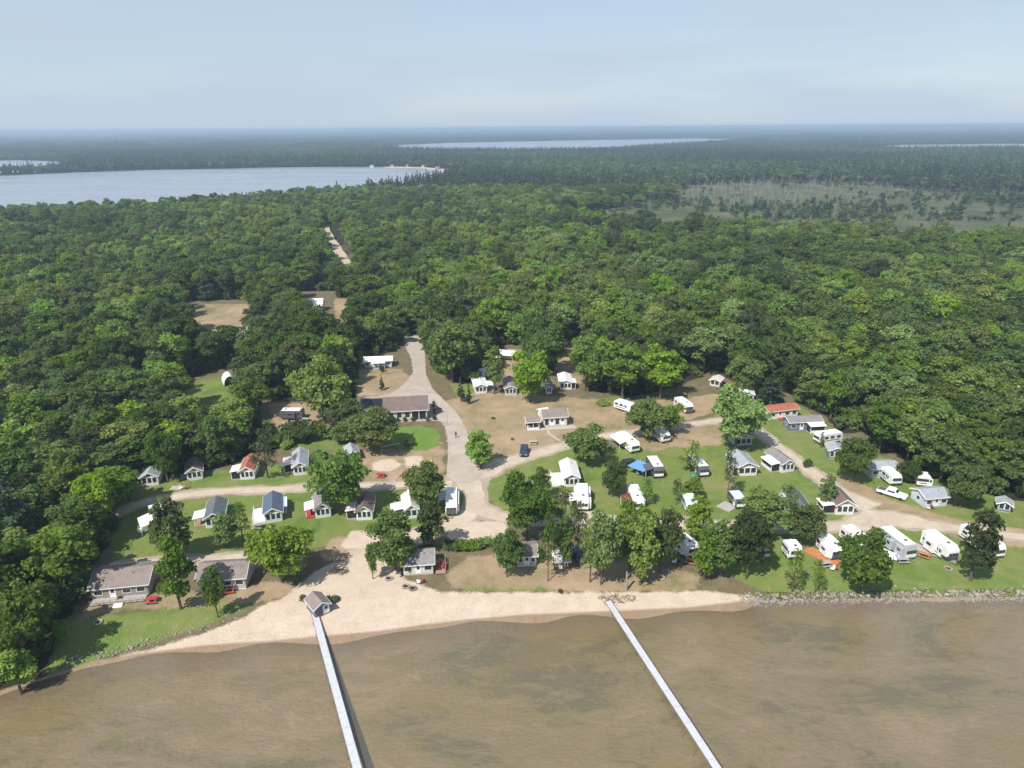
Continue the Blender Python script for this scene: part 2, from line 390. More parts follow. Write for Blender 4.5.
    bed = ramp(nt, math_(nt, 'ADD', math_(nt, 'MULTIPLY', bedn, .62), math_(nt, 'MULTIPLY', bedf, .38)),
               [(.40, (.22, .19, .095)), (.46, (.36, .31, .14)), (.53, (.44, .35, .22)), (.60, (.55, .43, .28))])
    marsh = ramp(nt, noise(nt, .03, 6, .7, P), [(.35, (.045, .070, .028)), (.5, (.075, .095, .042)), (.66, (.15, .135, .09))])
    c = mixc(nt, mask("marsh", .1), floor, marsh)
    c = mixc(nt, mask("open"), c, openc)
    c = mixc(nt, mask("lush", 1.1, mixn), c, lush); c = mixc(nt, mask("dry", 1.3, mixn), c, dry)
    c = mixc(nt, mask("lawn", .25), c, lawn); c = mixc(nt, mask("gravel", 1.0, mixn), c, grav)
    c = mixc(nt, mask("sand", 1.0, mixn), c, sandc)
    wv = mask("wet", .25)
    onbeach = mixc(nt, wv, c, wet_s); c = onbeach
    sep = N(nt, "ShaderNodeSeparateXYZ"); ln.new(P, sep.inputs[0])
    under = N(nt, "ShaderNodeMapRange"); under.inputs[1].default_value = WL; under.inputs[2].default_value = WL-.35
    ln.new(sep.outputs[2], under.inputs[0]); c = mixc(nt, under.outputs[0], c, bed)
    alg = N(nt, 'ShaderNodeMapRange'); alg.inputs[1].default_value = .56; alg.inputs[2].default_value = .68; ln.new(noise(nt, .09, 3, .5, smp.outputs[0], .6), alg.inputs[0])
    algf = math_(nt, 'MULTIPLY', math_(nt, 'MULTIPLY', alg.outputs[0], under.outputs[0]), .75); c = mixc(nt, algf, c, (.42, .33, .08))
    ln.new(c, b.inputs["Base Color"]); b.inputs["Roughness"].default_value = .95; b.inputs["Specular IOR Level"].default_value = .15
    bp = N(nt, "ShaderNodeBump"); bp.inputs["Strength"].default_value = .6; bp.inputs["Distance"].default_value = .25
    ln.new(nfine, bp.inputs["Height"]); ln.new(bp.outputs[0], b.inputs["Normal"])
    ln.new(b.outputs[0], o.inputs[0]); me.materials.append(m)
    ob = bpy.data.objects.new("ground", me); COL.objects.link(ob); structure(ob)

# ------------------------------------------------------------------ roads (sheets over the ground)
def smooth_line(pts, n=8):
    P = [Vector(p) for p in pts]; out = []
    for i in range(len(P)-1):
        p0 = P[max(i-1, 0)]; p1 = P[i]; p2 = P[i+1]; p3 = P[min(i+2, len(P)-1)]
        for k in range(n):
            t = k/n
            out.append(.5*((2*p1)+(p2-p0)*t+(2*p0-5*p1+4*p2-p3)*t*t+(3*p1-p0-3*p2+p3)*t**3))
    out.append(P[-1]); return out
def roadmat(name, a, b_, c_):
    m, nt, ns, ln = nodes_mat(name)
    b = N(nt, "ShaderNodeBsdfPrincipled"); o = N(nt, "ShaderNodeOutputMaterial"); g = N(nt, "ShaderNodeNewGeometry")
    n1 = noise(nt, .25, 6, .7, g.outputs["Position"], .6); n2 = noise(nt, 3, 4, .7, g.outputs["Position"])
    f = math_(nt, 'ADD', math_(nt, 'MULTIPLY', n1, .65), math_(nt, 'MULTIPLY', n2, .35))
    ln.new(ramp(nt, f, [(.35, a), (.5, b_), (.66, c_)]), b.inputs["Base Color"]); b.inputs["Roughness"].default_value = .95
    b.inputs["Specular IOR Level"].default_value = .15
    ln.new(b.outputs[0], o.inputs[0]); return m
ASPH = roadmat("old_asphalt", (.33, .28, .235), (.40, .34, .285), (.46, .395, .335))
GRAV = roadmat("gravel_tan", (.38, .31, .235), (.47, .39, .30), (.56, .475, .38))
def ribbon_poly(line):
    """line of (px,py,width_m) -> left and right world points"""
    P = smooth_line([(*G(a, b)[:2], w_) for a, b, w_ in line], 8)
    L_, R_ = [], []
    for i, p in enumerate(P):
        d = (P[min(i+1, len(P)-1)]-P[max(i-1, 0)]); d.z = 0; d.normalize(); n = Vector((-d.y, d.x, 0))
        j = p.z/2*(1+.10*math.sin(i*.9)+.08*math.sin(i*.37+2)); 
        L_.append((p.x+n.x*j, p.y+n.y*j)); j2 = p.z/2*(1+.10*math.sin(i*.7+1)+.08*math.sin(i*.31))
        R_.append((p.x-n.x*j2, p.y-n.y*j2))
    return L_, R_
ROADLINES = [("gravel_road", GRAV, [(452, 484, 3.2), (420, 484, 3.0), (380, 485.5, 3.0), (330, 487, 2.8), (280, 489, 2.8), (230, 491, 2.8), (185, 495, 2.8), (150, 501, 3), (128, 508, 3), (112, 518, 2.6)], .004),
             ("gravel_road", GRAV, [(462, 472, 6.5), (470, 484, 5.5), (475, 496, 4), (474, 508, 4), (462, 519, 4.2), (440, 529, 4.2), (415, 536, 4.2), (385, 545, 4), (352, 556, 3.6)], .008),
             ("gravel_road", GRAV, [(464, 478, 5.5), (484, 472, 5.5), (505, 463, 4.6), (530, 455, 4), (560, 447, 3.5), (600, 437, 3.2), (640, 431.5, 3), (680, 426, 2.8), (716, 421, 2.8), (738, 420, 2.8), (756, 430, 3.2), (775, 444, 3.2), (800, 463, 3.2), (825, 482, 3.4), (850, 497, 4.5), (872, 508, 6)], .012),
             ("gravel_road", GRAV, [(474, 500, 3.6), (486, 511, 4), (505, 518, 3.6), (560, 520, 3), (640, 522, 3), (720, 524, 3), (790, 527, 3), (830, 527, 3.2), (858, 524, 4.5), (880, 519, 7), (900, 520, 6), (925, 524, 4.5), (960, 529, 3.2), (1030, 538, 2.8), (1150, 552, 2.8)], .016),
             ("gravel_road", GRAV, [(108, 566, 2.2), (150, 562, 2.2), (200, 559, 2.2), (262, 556, 2.4), (300, 562, 2.6)], .020),
             ("forest_road", GRAV, [(325, 226, 6), (328, 234, 6.5), (335, 246, 6.5), (342, 256, 6.5), (349, 266, 6), (356, 282, 5)], .004),
             ("footpath", CONC, [(553, 425, 1.2), (548, 432, 1.2), (560, 441, 1.2)], .012)]
ROAD_PX = [(404, 336), (406, 348), (411, 358), (413, 372), (404, 384), (388, 395), (362, 399), (362, 421), (441, 421), (445, 428), (447.5, 438), (448, 455), (447, 473), (452, 480), (462, 484), (474, 482), (482, 474), (476, 462), (471, 448), (467, 432), (459, 416), (446, 402), (432, 388), (426, 374), (425, 358), (424, 346), (422, 336)]
ROADS = [W(p_) for p_ in (ROAD_PX, [(450, 470), (482, 466), (490, 478), (484, 500), (476, 512), (466, 500), (462, 486), (448, 488)])]
for _n, _m, _l, _z in ROADLINES:
    if _n == "gravel_road":
        _a, _b = ribbon_poly([(x_, y_, w_+1.3) for x_, y_, w_ in _l]); ROADS.append(_a+_b[::-1])
def make_roads():
    me = MB(); pts = [(a, b, .018) for a, b in W(ROAD_PX)]
    # subdivided outline for a softer edge
    P = smooth_line(pts+[pts[0]], 5)
    for p in P: p.z = .018
    me.add([tuple(p) for p in P[:-1]], [tuple(range(len(P)-1))])
    structure(me.build("asphalt_road", ASPH))
    for name, m_, line, z in ROADLINES:
        L_, R_ = ribbon_poly([(x_, y_, w_-.5) for x_, y_, w_ in line]); mb = MB(); n = len(L_)
        mb.add([(x, y, z) for x, y in L_]+[(x, y, z) for x, y in R_], [(i, i+1, n+i+1, n+i) for i in range(n-1)])
        structure(mb.build(name, m_))
EXTRA_ROAD = []
MARSH = [(560, 216), (630, 205), (650, 194), (690, 186), (760, 181), (860, 184), (960, 190), (1250, 194), (1250, 250), (900, 250), (700, 246), (610, 232)]
make_ground(); make_roads()

# ------------------------------------------------------------------ water
def near_water():
    m, nt, ns, ln = nodes_mat("shallow_water")
    o = N(nt, "ShaderNodeOutputMaterial"); g = N(nt, "ShaderNodeNewGeometry")
    mp = N(nt, "ShaderNodeMapping"); mp.inputs["Scale"].default_value = (.7, 1.5, 1); ln.new(g.outputs["Position"], mp.inputs[0])
    n = noise(nt, 1.6, 5, .65, mp.outputs[0], .4)
    bp = N(nt, "ShaderNodeBump"); bp.inputs["Strength"].default_value = .55; bp.inputs["Distance"].default_value = .16; ln.new(n, bp.inputs["Height"])
    fr = N(nt, "ShaderNodeFresnel"); fr.inputs[0].default_value = 1.33; ln.new(bp.outputs[0], fr.inputs["Normal"])
    fac = math_(nt, 'ADD', math_(nt, 'MULTIPLY', fr.outputs[0], 3.0), .02, True)
    t = N(nt, "ShaderNodeBsdfTransparent"); t.inputs[0].default_value = (.88, .83, .70, 1)
    gl = N(nt, "ShaderNodeBsdfGlossy"); gl.inputs["Roughness"].default_value = .12; ln.new(bp.outputs[0], gl.inputs["Normal"])
    df = N(nt, "ShaderNodeBsdfDiffuse"); df.inputs[0].default_value = (.33, .295, .22, 1)
    m0 = N(nt, "ShaderNodeMixShader"); m0.inputs[0].default_value = .22
    ln.new(t.outputs[0], m0.inputs[1]); ln.new(df.outputs[0], m0.inputs[2])
    mx = N(nt, "ShaderNodeMixShader"); ln.new(fac, mx.inputs[0]); ln.new(m0.outputs[0], mx.inputs[1]); ln.new(gl.outputs[0], mx.inputs[2])
    ln.new(mx.outputs[0], o.inputs[0])
    mb = MB(); mb.add([(-400, -300, WL), (400, -300, WL), (400, 140, WL), (-400, 140, WL)], [(0, 1, 2, 3)])
    structure(mb.build("lake_water", m))
near_water()
def far_water():
    m, nt, ns, ln = nodes_mat("open_water")
    o = N(nt, "ShaderNodeOutputMaterial"); b = N(nt, "ShaderNodeBsdfPrincipled"); g = N(nt, "ShaderNodeNewGeometry")
    mp = N(nt, "ShaderNodeMapping"); mp.inputs["Scale"].default_value = (.25, 1, 1); ln.new(g.outputs["Position"], mp.inputs[0])
    n = noise(nt, .02, 5, .6, mp.outputs[0])
    ln.new(ramp(nt, n, [(.35, (.24, .265, .31)), (.65, (.30, .325, .37))]), b.inputs["Base Color"])
    ln.new(ramp(nt, n, [(.35, (.22,)*3), (.65, (.36,)*3)]), b.inputs["Roughness"])
    b.inputs["IOR"].default_value = 1.33; ln.new(b.outputs[0], o.inputs[0])
    for P in ([(-300, 232), (0, 222), (130, 217), (250, 207), (330, 200), (400, 190), (440, 181), (452, 174), (452, 169.5), (400, 167.2), (330, 167), (260, 168), (200, 169.5), (140, 170.5), (80, 172.5), (0, 176), (-300, 182)],
              [(-300, 164), (20, 160.5), (55, 161.5), (70, 165), (66, 169), (40, 171.5), (0, 173.5), (-300, 178)],
              [(-200, 152), (20, 149), (26, 147), (0, 145.5), (-200, 146)],
              [(380, 150), (430, 152), (520, 152.5), (600, 151), (660, 147.5), (720, 144), (752, 140.5), (700, 138.5), (600, 140), (520, 141.5), (450, 143), (400, 145)],
              [(858, 148.5), (900, 151), (1200, 150), (1200, 143), (1000, 144), (900, 145)]):
        mb = MB(); p = W(P); mb.add([(a, b_, .35) for a, b_ in p], [tuple(range(len(p)))])
        structure(mb.build("lake_water", m))
    return
far_water()
_b = MB(); _p = W([(385, 167.0), (420, 166.9), (446, 169.4), (456, 174), (449, 174.4), (440, 171.6), (420, 168.7), (385, 168.2)]); _b.add([(a_, b_, .55) for a_, b_ in _p], [tuple(range(len(_p)))]); structure(_b.build("far_beach", GRAV))
LAKES = [W(P) for P in ([(-300, 232), (0, 222), (130, 217), (250, 207), (330, 200), (400, 190), (440, 181), (456, 174), (456, 169), (400, 166.8), (330, 166.8), (260, 167.8), (200, 169), (140, 170), (80, 172), (0, 175.5), (-300, 181)],
              [(-300, 163.5), (20, 160), (60, 161), (74, 165), (70, 169), (40, 171.8), (0, 174), (-300, 179)],
              [(-200, 152.5), (20, 149.5), (30, 147), (0, 145), (-200, 145.5)],
              [(370, 150), (430, 153), (520, 153.5), (600, 152), (660, 148), (730, 144), (762, 140), (700, 138), (600, 139.6), (520, 141), (450, 142.6), (390, 144.6)],
              [(850, 148.5), (900, 152), (1200, 151), (1200, 142.5), (1000, 143.6), (900, 144.6)])]
MARSHW = W(MARSH)

# ------------------------------------------------------------------ trees
def leaves_mesh(blobs, per, size, up=.35, seed=0, flat=1.0):
    """leaf clumps: small bent quads scattered over the shells of many lobes"""
    r = np.random.RandomState(seed); V = []; 
    for (bx, by, bz, br) in blobs:
        n = int(per*(br**2)); d = r.normal(size=(n, 3)); d /= np.linalg.norm(d, axis=1)[:, None]
        d[:, 2] = np.where(d[:, 2] < -.35, -d[:, 2]*.8, d[:, 2])
        rad = br*(1-.45*r.rand(n)**2+.45*r.rand(n)**6)
        c = np.array([bx, by, bz])+d*rad[:, None]*np.array([1, 1, flat])
        nn = d+r.normal(size=(n, 3))*.7; nn[:, 2] += up; nn /= np.linalg.norm(nn, axis=1)[:, None]
        a = np.cross(nn, r.normal(size=(n, 3))); a /= np.linalg.norm(a, axis=1)[:, None]; b = np.cross(nn, a)
        s = size*(.6+.8*r.rand(n))[:, None]; s2 = s*(.55+.5*r.rand(n))[:, None]
        q = np.stack([c-a*s, c-b*s2-nn*s*.25, c+a*s, c+b*s2-nn*s*.25], 1); V.append(q)
    V = np.concatenate(V); n = len(V)
    return V.reshape(-1, 3), np.arange(n*4).reshape(n, 4)
def np_mesh(name, v, f, mats, mi=None):
    me = bpy.data.meshes.new(name); me.vertices.add(len(v)); me.vertices.foreach_set("co", np.asarray(v, np.float32).ravel())
    me.loops.add(f.size); me.loops.foreach_set("vertex_index", f.ravel().astype(np.int32))
    me.polygons.add(len(f)); me.polygons.foreach_set("loop_start", np.arange(0, f.size, 4, dtype=np.int32))
    for m in mats: me.materials.append(m)
    if mi is not None: me.polygons.foreach_set("material_index", np.asarray(mi, np.int32))
    me.update(); return me
def crown_blobs(rx, h0, h1, n, seed, kind='round'):
    r = random.Random(seed); out = []
    for i in range(n):
        for _ in range(30):
            x, y, z = r.uniform(-1, 1), r.uniform(-1, 1), r.uniform(-1, 1)
            if .25 < x*x+y*y+z*z < 1: break
        k = 1-.25*max(0, -z)
        if kind == 'tall': k *= .9-.25*z
        br = rx*r.uniform(.17, .34)
        out.append((x*rx*.78*k, y*rx*.78*k, (h0+h1)/2+z*(h1-h0)/2*.82, br))
    out.append((0, 0, (h0+h1)/2, rx*.45))
    return out
def trunk_mb(h, rad, blobs, seed, limbs=6):
    r = random.Random(seed); mb = MB(); top = h
    lean = (r.uniform(-.4, .4), r.uniform(-.4, .4))
    mb.tube([(0, 0, -.4), (0, 0, .3), (lean[0]*.4, lean[1]*.4, top*.35), (lean[0], lean[1], top*.62), (lean[0]*1.2, lean[1]*1.1, top*.9)], [rad*1.6, rad*1.15, rad*.9, rad*.6, rad*.15], 8)
    bs = sorted(blobs[:-1], key=lambda b: b[2])[:limbs*2]; r.shuffle(bs)
    for b in bs[:limbs]:
        z0 = min(b[2]*.75, top*.6); s = Vector((lean[0]*z0/top, lean[1]*z0/top, z0)); e = Vector(b[:3])
        mid = (s+e)/2+Vector((0, 0, -.25)); mb.tube([s, mid, e], [rad*.45, rad*.28, rad*.1], 5)
    return mb
# prototypes: (crown mesh, trunk mesh, half width, height)
PROTO = []
def mk_proto(i, rx, h0, h, nb, per, size, kind='round', flat=.85, seed=0):
    bl = crown_blobs(rx, h0, h, nb, seed, kind)
    v, f = leaves_mesh(bl, per, size, seed=seed, flat=flat)
    cm = np_mesh("tree_crown", v, f, [L_MID]); tm = trunk_mb(h*.95, .017*h, bl, seed).mesh("tree_trunk", BARK)
    PROTO.append((cm, tm, rx, h, (v, f)))
for i in range(4): mk_proto(i, 5.0, 1.3, 11.5, 42, 66, .27, seed=20+i)            # broad, standing free
for i in range(3): mk_proto(i, 3.4, .9, 12.0, 34, 90, .25, 'tall', 1.0, seed=40+i)  # upright
for i in range(5): mk_proto(i, 5.0, 3.2, 14.5, 36, 54, .32, seed=60+i)            # forest crown
mk_proto(12, 5.0, 2.0, 12, 20, 24, .26, 'tall', .7, seed=80)                        # sparse, see-through
def pine_blobs(rx, h, seed):
    r = random.Random(seed); out = []
    for k in range(26):
        t = k/26; z = 1.8+(h-2.2)*t; rr = rx*(1-t)**.8; a = r.uniform(0, 6.28)
        out.append((math.cos(a)*rr*.55, math.sin(a)*rr*.55, z, max(.45, rr*.5)))
    out.append((0, 0, h-.5, .4)); return out
pb = pine_blobs(3.2, 15, 5); v, f = leaves_mesh(pb, 90, .26, seed=5, flat=.55)
PROTO.append((np_mesh("tree_crown", v, f, [L_PINE]), trunk_mb(15, .25, pb, 5, 5).mesh("tree_trunk", BARK), 3.2, 15, (v, f)))

TREES = []   # record of every individual tree: (x,y,r)
def add_tree(x, y, width, height, proto, tone, label, group=None, name="broadleaf_tree", cat="tree", z=None, rot=None, bark=None):
    cm, tm, rx, h, _ = PROTO[proto]
    if z is None: z = float(ground_z(x, y))
    t = thing(name, label, cat, (x, y, z), rng.uniform(0, 6.28) if rot is None else rot, group)
    s = width/(2*rx*.98); sz = height/(h*1.0)
    for nm, me, ma in (("crown", cm, LEAFS[tone]), ("trunk", tm, bark or BARK)):
        o = bpy.data.objects.new(nm, me); COL.objects.link(o); o.parent = t
        o.material_slots[0].link = 'OBJECT'; o.material_slots[0].material = ma
    t.scale = (s, s, sz)
    TREES.append((x, y, width/2)); return t
def tree_px(bx, by, wpx, top, proto, tone, label, group=None, name="broadleaf_tree", cat="tree"):
    p = G(bx, by); z_ = PX(p.x, p.y, 0)[2]
    width = wpx*z_/F
    # height whose top reaches pixel row top
    lo, hi = .5, 40
    for _ in range(30):
        m_ = (lo+hi)/2
        if PX(p.x, p.y, m_)[1] > top: lo = m_
        else: hi = m_
    return add_tree(p.x, p.y, width, lo, proto, tone, label, group, name, cat)
GC = "trees standing among the cottages and campers"
CAMP = [
 (181, 609, 44, 530, 4, 'mid', "tall narrow tree between the two long grey roofed lake cottages"),
 (178, 560, 50, 490, 5, 'mid', "leaning tree partly covering the white roofed camper with the wide awning"),
 (218, 617, 25, 560, 6, 'mid', "slim dark young tree on the beach lawn in front of the second long cottage"),
 (282, 582, 68, 522, 0, 'bright', "bright green spreading tree on the sand behind the boathouse"),
 (226, 548, 30, 508, 5, 'mid', "small tree in front of the slate roofed cottage with a white awning"),
 (243, 541, 26, 502, 12, 'mid', "thin see-through tree left of the blue roofed cottage"),
 (340, 514, 62, 446, 1, 'mid', "large round tree between the gabled grey cottage and the red brown one"),
 (396, 570, 58, 512, 2, 'mid', "broad tree shading the beach left of the lake cottage with a side deck"),
 (373, 579, 15, 540, 6, 'bright', "small slender tree with a bare trunk on the sand left of the lake cottage"),
 (424, 513, 46, 460, 3, 'mid', "dark round tree between the two white campers left of the road junction"),
 (433, 549, 36, 498, 4, 'dark', "tree with a bare trunk right behind the lake cottage with a side deck"),
 (481, 468, 36, 426, 5, 'bright', "lone conical bright tree on the dry ground right of the main road"),
 (507, 577, 36, 528, 3, 'mid', "dark bushy tree left of the half hidden small grey beach cottage"),
 (527, 540, 56, 470, 0, 'mid', "big dark tree inside the grass loop right of the road junction"),
 (541, 500, 22, 464, 4, 'dark', "dark pointed tree left of the white cottage with a railed deck"),
 (548, 581, 26, 512, 12, 'mid', "slender tree with a bare trunk at the top of the sand beach"),
 (577, 565, 30, 500, 12, 'grey', "greyish tree in front of the brown beach cabin"),
 (601, 584, 44, 505, 2, 'mid', "broad beachfront tree left of the second dock's lone bare trunk"),
 (630, 570, 42, 498, 1, 'bright', "bright broad tree below the camper with the maroon awning"),
 (586, 464, 44, 424, 1, 'bright', "dense round green tree behind the white cottage with a railed deck"),
 (603, 462, 22, 440, 12, 'mid', "small thin tree at the right side of the dense round green tree"),
 (612, 497, 30, 457, 2, 'mid', "dark oval tree between the white slide-out camper and the maroon awning camper"),
 (646, 440, 44, 396, 3, 'bright', "leafy tree right behind the long camper with side awning"),
 (670, 433, 30, 402, 1, 'mid', "round tree with a bare trunk left of the camper parked on dry grass"),
 (660, 572, 40, 503, 2, 'mid', "dense tree on the bank left of the camper with orange chairs"),
 (696, 541, 34, 492, 4, 'bright', "pointed green tree behind the beachfront camper with orange chairs"),
 (645, 505, 22, 478, 12, 'mid', "thin tree at the right side of the maroon awning camper"),
 (735, 449, 58, 384, 0, 'bright', "very large pale green tree over the bend of the gravel road"),
 (690, 472, 30, 440, 12, 'yellow', "yellowish thin tree left of the dark two tone camper"),
 (692, 500, 20, 474, 6, 'bright', "small bright tree beside the pale blue roofed trailer"),
 (727, 498, 20, 448, 12, 'grey', "sparse greyish tree at the left end of the large light grey cottage"),
 (720, 576, 40, 512, 5, 'bright', "beachfront tree at the right end of the sand beach, left one of a pair"),
 (746, 578, 44, 505, 3, 'dark', "beachfront tree at the right end of the sand beach, right one of a pair"),
 (768, 540, 44, 488, 4, 'bright', "round tree in front of the cottage with a hidden blue gable"),
 (800, 545, 42, 500, 2, 'bright', "round tree at the left side of the camper with the orange deck"),
 (792, 590, 26, 545, 12, 'mid', "small tree with a pale trunk on the shore lawn below the row of campers"),
 (824, 509, 22, 470, 5, 'mid', "small dark tree at the porch of the brown roofed cottage"),
 (860, 592, 52, 527, 0, 'bright', "broad tree on the shore lawn left of the long dark sided camper"),
 (970, 581, 44, 503, 4, 'dark', "dark heavy tree on the shore lawn right of the big fifth wheel camper"),
 (325, 424, 62, 357, 0, 'bright', "huge round bright tree left of the long brown roofed lodge"),
 (373, 453, 58, 407, 3, 'bright', "bright leafy tree in front of the left end of the lodge"),
 (345, 443, 34, 420, 2, 'mid', "low dark tree beside the small grey shed roof"),
 (300, 440, 36, 422, 1, 'mid', "low bushy tree behind the grey roofed cottage of the upper row"),
 (530, 402, 44, 348, 1, 'bright', "dense round tree behind the bath house"),
 (547, 376, 42, 320, 0, 'mid', "tall round tree behind the dense tree near the screened porch cottage"),
 (588, 392, 42, 332, 2, 'mid', "big tree right of the screened porch cottage"),
 (494, 394, 24, 342, 4, 'yellow', "slender pale tree right of the white awning cottage near the main road"),
 (104, 530, 44, 468, 3, 'bright', "yellow green tree at the left end of the upper gravel lane"),
 (64, 643, 16, 619, 1, 'bright', "small round young tree on the lawn by the left shore"),
 (268, 478, 36, 428, 12, 'grey', "grey green tree right of the red roofed cottage"),
 (168, 482, 36, 425, 1, 'mid', "tree between the first and second cottages of the upper row"),
 (850, 482, 40, 434, 3, 'mid', "dark tree hiding the blue cottages at the forest edge"),
 (820, 448, 8, 433, 12, 'mid', "tiny shrub-like tree left of the white camper by the slate blue house"),
 (906, 482, 24, 462, 1, 'dark', "small dark tree between the campers behind the white pickup"),
 (960, 508, 40, 462, 3, 'mid', "tree right of the grey blue cottage behind the campers"),
 (452, 383, 54, 322, 7, 'mid', "full round tree at the right side of the main road's upper end"),
 (474, 372, 40, 322, 9, 'bright', "second round tree right of the main road's upper end"),
 (660, 399, 50, 343, 10, 'bright', "bright wide tree at the forest edge behind the leafy tree of the long camper"),
 (622, 400, 48, 340, 11, 'bright', "bright wide tree at the forest edge above the short cluttered camper"),
 (703, 374, 42, 324, 8, 'mid', "round forest edge tree just left of the pale little shed"),
 (742, 396, 36, 352, 1, 'bright', "bright tree directly above the very large pale green tree"),
 (590, 582, 34, 518, 12, 'mid', "airy tree just left of the broad beachfront tree"),
 (640, 584, 38, 505, 5, 'bright', "bright tree close to the bare trunk at the right dock"),
 (563, 572, 26, 512, 4, 'mid', "tree hiding the left half of the brown beach cabin"),
 (752, 528, 34, 480, 5, 'bright', "bright tree below the dark sided trailer on the grass"),
 (784, 528, 30, 484, 12, 'mid', "airy tree left of the cottage with a hidden blue gable"),
 (236, 440, 46, 398, 9, 'bright', "bright tree below the small grassy clearing with the curved white roof"),
 (704, 580, 30, 522, 5, 'bright', "bright narrow tree right of the camper with orange chairs"),
 (815, 590, 20, 556, 12, 'bright', "small airy tree below the camper with the orange deck"),
 (676, 505, 18, 478, 12, 'mid', "small airy tree left of the pale blue roofed trailer"),
 (562, 530, 30, 486, 12, 'grey', "grey airy tree below the slide-out camper's awning"),
 (130, 500, 22, 462, 5, 'mid', "narrow tree left of the leftmost upper row cottage"),
 (28, 668, 62, 590, 8, 'mid', "leafy tree at the bottom left corner nearest the water"),
 (4, 640, 60, 560, 9, 'mid', "dark tree at the left edge just above the corner tree"),
 (44, 640, 46, 575, 10, 'bright', "bright leafy tree at the left end of the beach lawn"),
 (20, 690, 40, 640, 6, 'bright', "low bright young tree right at the left waterline"),
]
for t in CAMP: tree_px(*t[:7], group=None)
for (bx, by, wpx, top, lab) in [(461, 402, 10, 377, "larger of two small spruces beside the main road"), (469, 404, 8, 384, "smaller pale one of two small spruces beside the main road"), (382, 390, 6, 374, "little dark conifer on the grass behind the lodge"),
                                (770, 407, 30, 370, "dark spruce behind the red roofed house"), (22, 560, 50, 452, "tall layered pine at the far left above the shore")]:
    tree_px(bx, by, wpx, top, 13, 'pine', lab, None, "conifer_tree", "tree")

# forest points
def wedge_points(y0, y1, step, pad=40, left=-70, right=1094, jit=.42, zfun=None):
    out = []
    y = y0
    while y < y1:
        hw = .80*y+pad
        xs = np.arange(-hw, hw, step); xs = xs+nr.uniform(-jit, jit, len(xs))*step
        ys = y+nr.uniform(-jit, jit, len(xs))*step
        out.append(np.stack([xs, ys], 1)); y += step*.92
    P = np.concatenate(out); return P
def exclude(P, polys):
    k = np.ones(len(P), bool)
    for p in polys: k &= ~inpoly(P[:, 0], P[:, 1], p)
    return P[k]
def marshy(P):
    ang = np.sin(P[:, 0]/37)+np.sin(P[:, 1]/23+P[:, 0]/61)
    return inpoly(P[:, 0]+ang*22+nr.normal(0, 7, len(P)), P[:, 1]+ang*14+nr.normal(0, 12, len(P)), MARSHW)
P1 = wedge_points(60, 780, 7.4)
P1 = exclude(P1, CLW+LAKES); P1 = P1[~marshy(P1)]; P1 = P1[P1[:, 1] > shore_y(P1[:, 0])+3]
cb = np.array(TREES)
d2 = ((P1[:, None, 0]-cb[None, :, 0])**2+(P1[:, None, 1]-cb[None, :, 1])**2)
P1 = P1[(d2 > (cb[None, :, 2]*.8+1.5)**2).all(1)]
# the nearest forest trees are individuals, the rest one mass
info = []
for i, (x, y) in enumerate(P1):
    a, b, c = PX(x, y, 9); info.append((c, a, b))
info = np.array(info)
inview = (info[:, 1] > -12) & (info[:, 1] < 1036) & (info[:, 2] > 100) & (info[:, 2] < 775)
order = np.argsort(np.where(inview, info[:, 0], 1e9))
NIND = 300-len(CAMP)-5
ind = set(order[:NIND].tolist())
LANDMARKS = [("the leftmost lake cottage", 125, 590), ("the leftmost upper row cottage", 145, 480), ("the brown roofed cottage of the upper row", 193, 478), ("the red roofed cottage", 243, 470),
             ("the dark camper with a white roof", 291, 415), ("the white roofed house by the road", 378, 362), ("the brown roofed lodge", 395, 408), ("the main road's end", 415, 342), ("the white awning cottage", 482, 390),
             ("the camper standing under the trees", 507, 355), ("the screened porch cottage", 566, 386), ("the camper parked on dry grass", 684, 404), ("the forest edge shed", 718, 382), ("the red roofed long house", 779, 412), ("the slate blue long house", 803, 424),
             ("the camper by the slate blue house", 823, 435), ("the blue cottages in the trees", 850, 450), ("the pickup's camper", 922, 482), ("the grey blue cottage", 932, 498), ("the rightmost shed", 1006, 508),
             ("the grassy clearing", 205, 400), ("the curved white roof", 229, 377), ("the left end of the gravel lane", 115, 512), ("the tall layered pine", 22, 520), ("the white tent roof in the woods", 314, 302)]
tonenames = {'dark': 'dark green', 'mid': 'mid green', 'bright': 'bright green', 'yellow': 'yellow green'}
ORD = ["nearest", "second nearest", "third nearest", "fourth nearest", "fifth nearest", "sixth nearest", "seventh nearest", "eighth nearest", "ninth nearest", "tenth nearest", "eleventh nearest", "twelfth nearest"]+["%dth nearest" % k for k in range(13, 20)]
lab = {}
for i in ind:
    a, b, c = PX(P1[i, 0], P1[i, 1], 7); tone = nr.choice(['dark', 'mid', 'bright', 'yellow'], p=[.36, .34, .2, .10])
    k = min(range(len(LANDMARKS)), key=lambda q: (LANDMARKS[q][1]-a)**2+((LANDMARKS[q][2]-b)*1.3)**2)
    dx, dy = a-LANDMARKS[k][1], b-LANDMARKS[k][2]
    rel = ("left of" if dx < 0 else "right of") if abs(dx) > abs(dy)*1.1 else ("behind" if dy < 0 else "in front of")
    lab.setdefault((k, rel, tone), []).append((dx*dx+dy*dy, i))
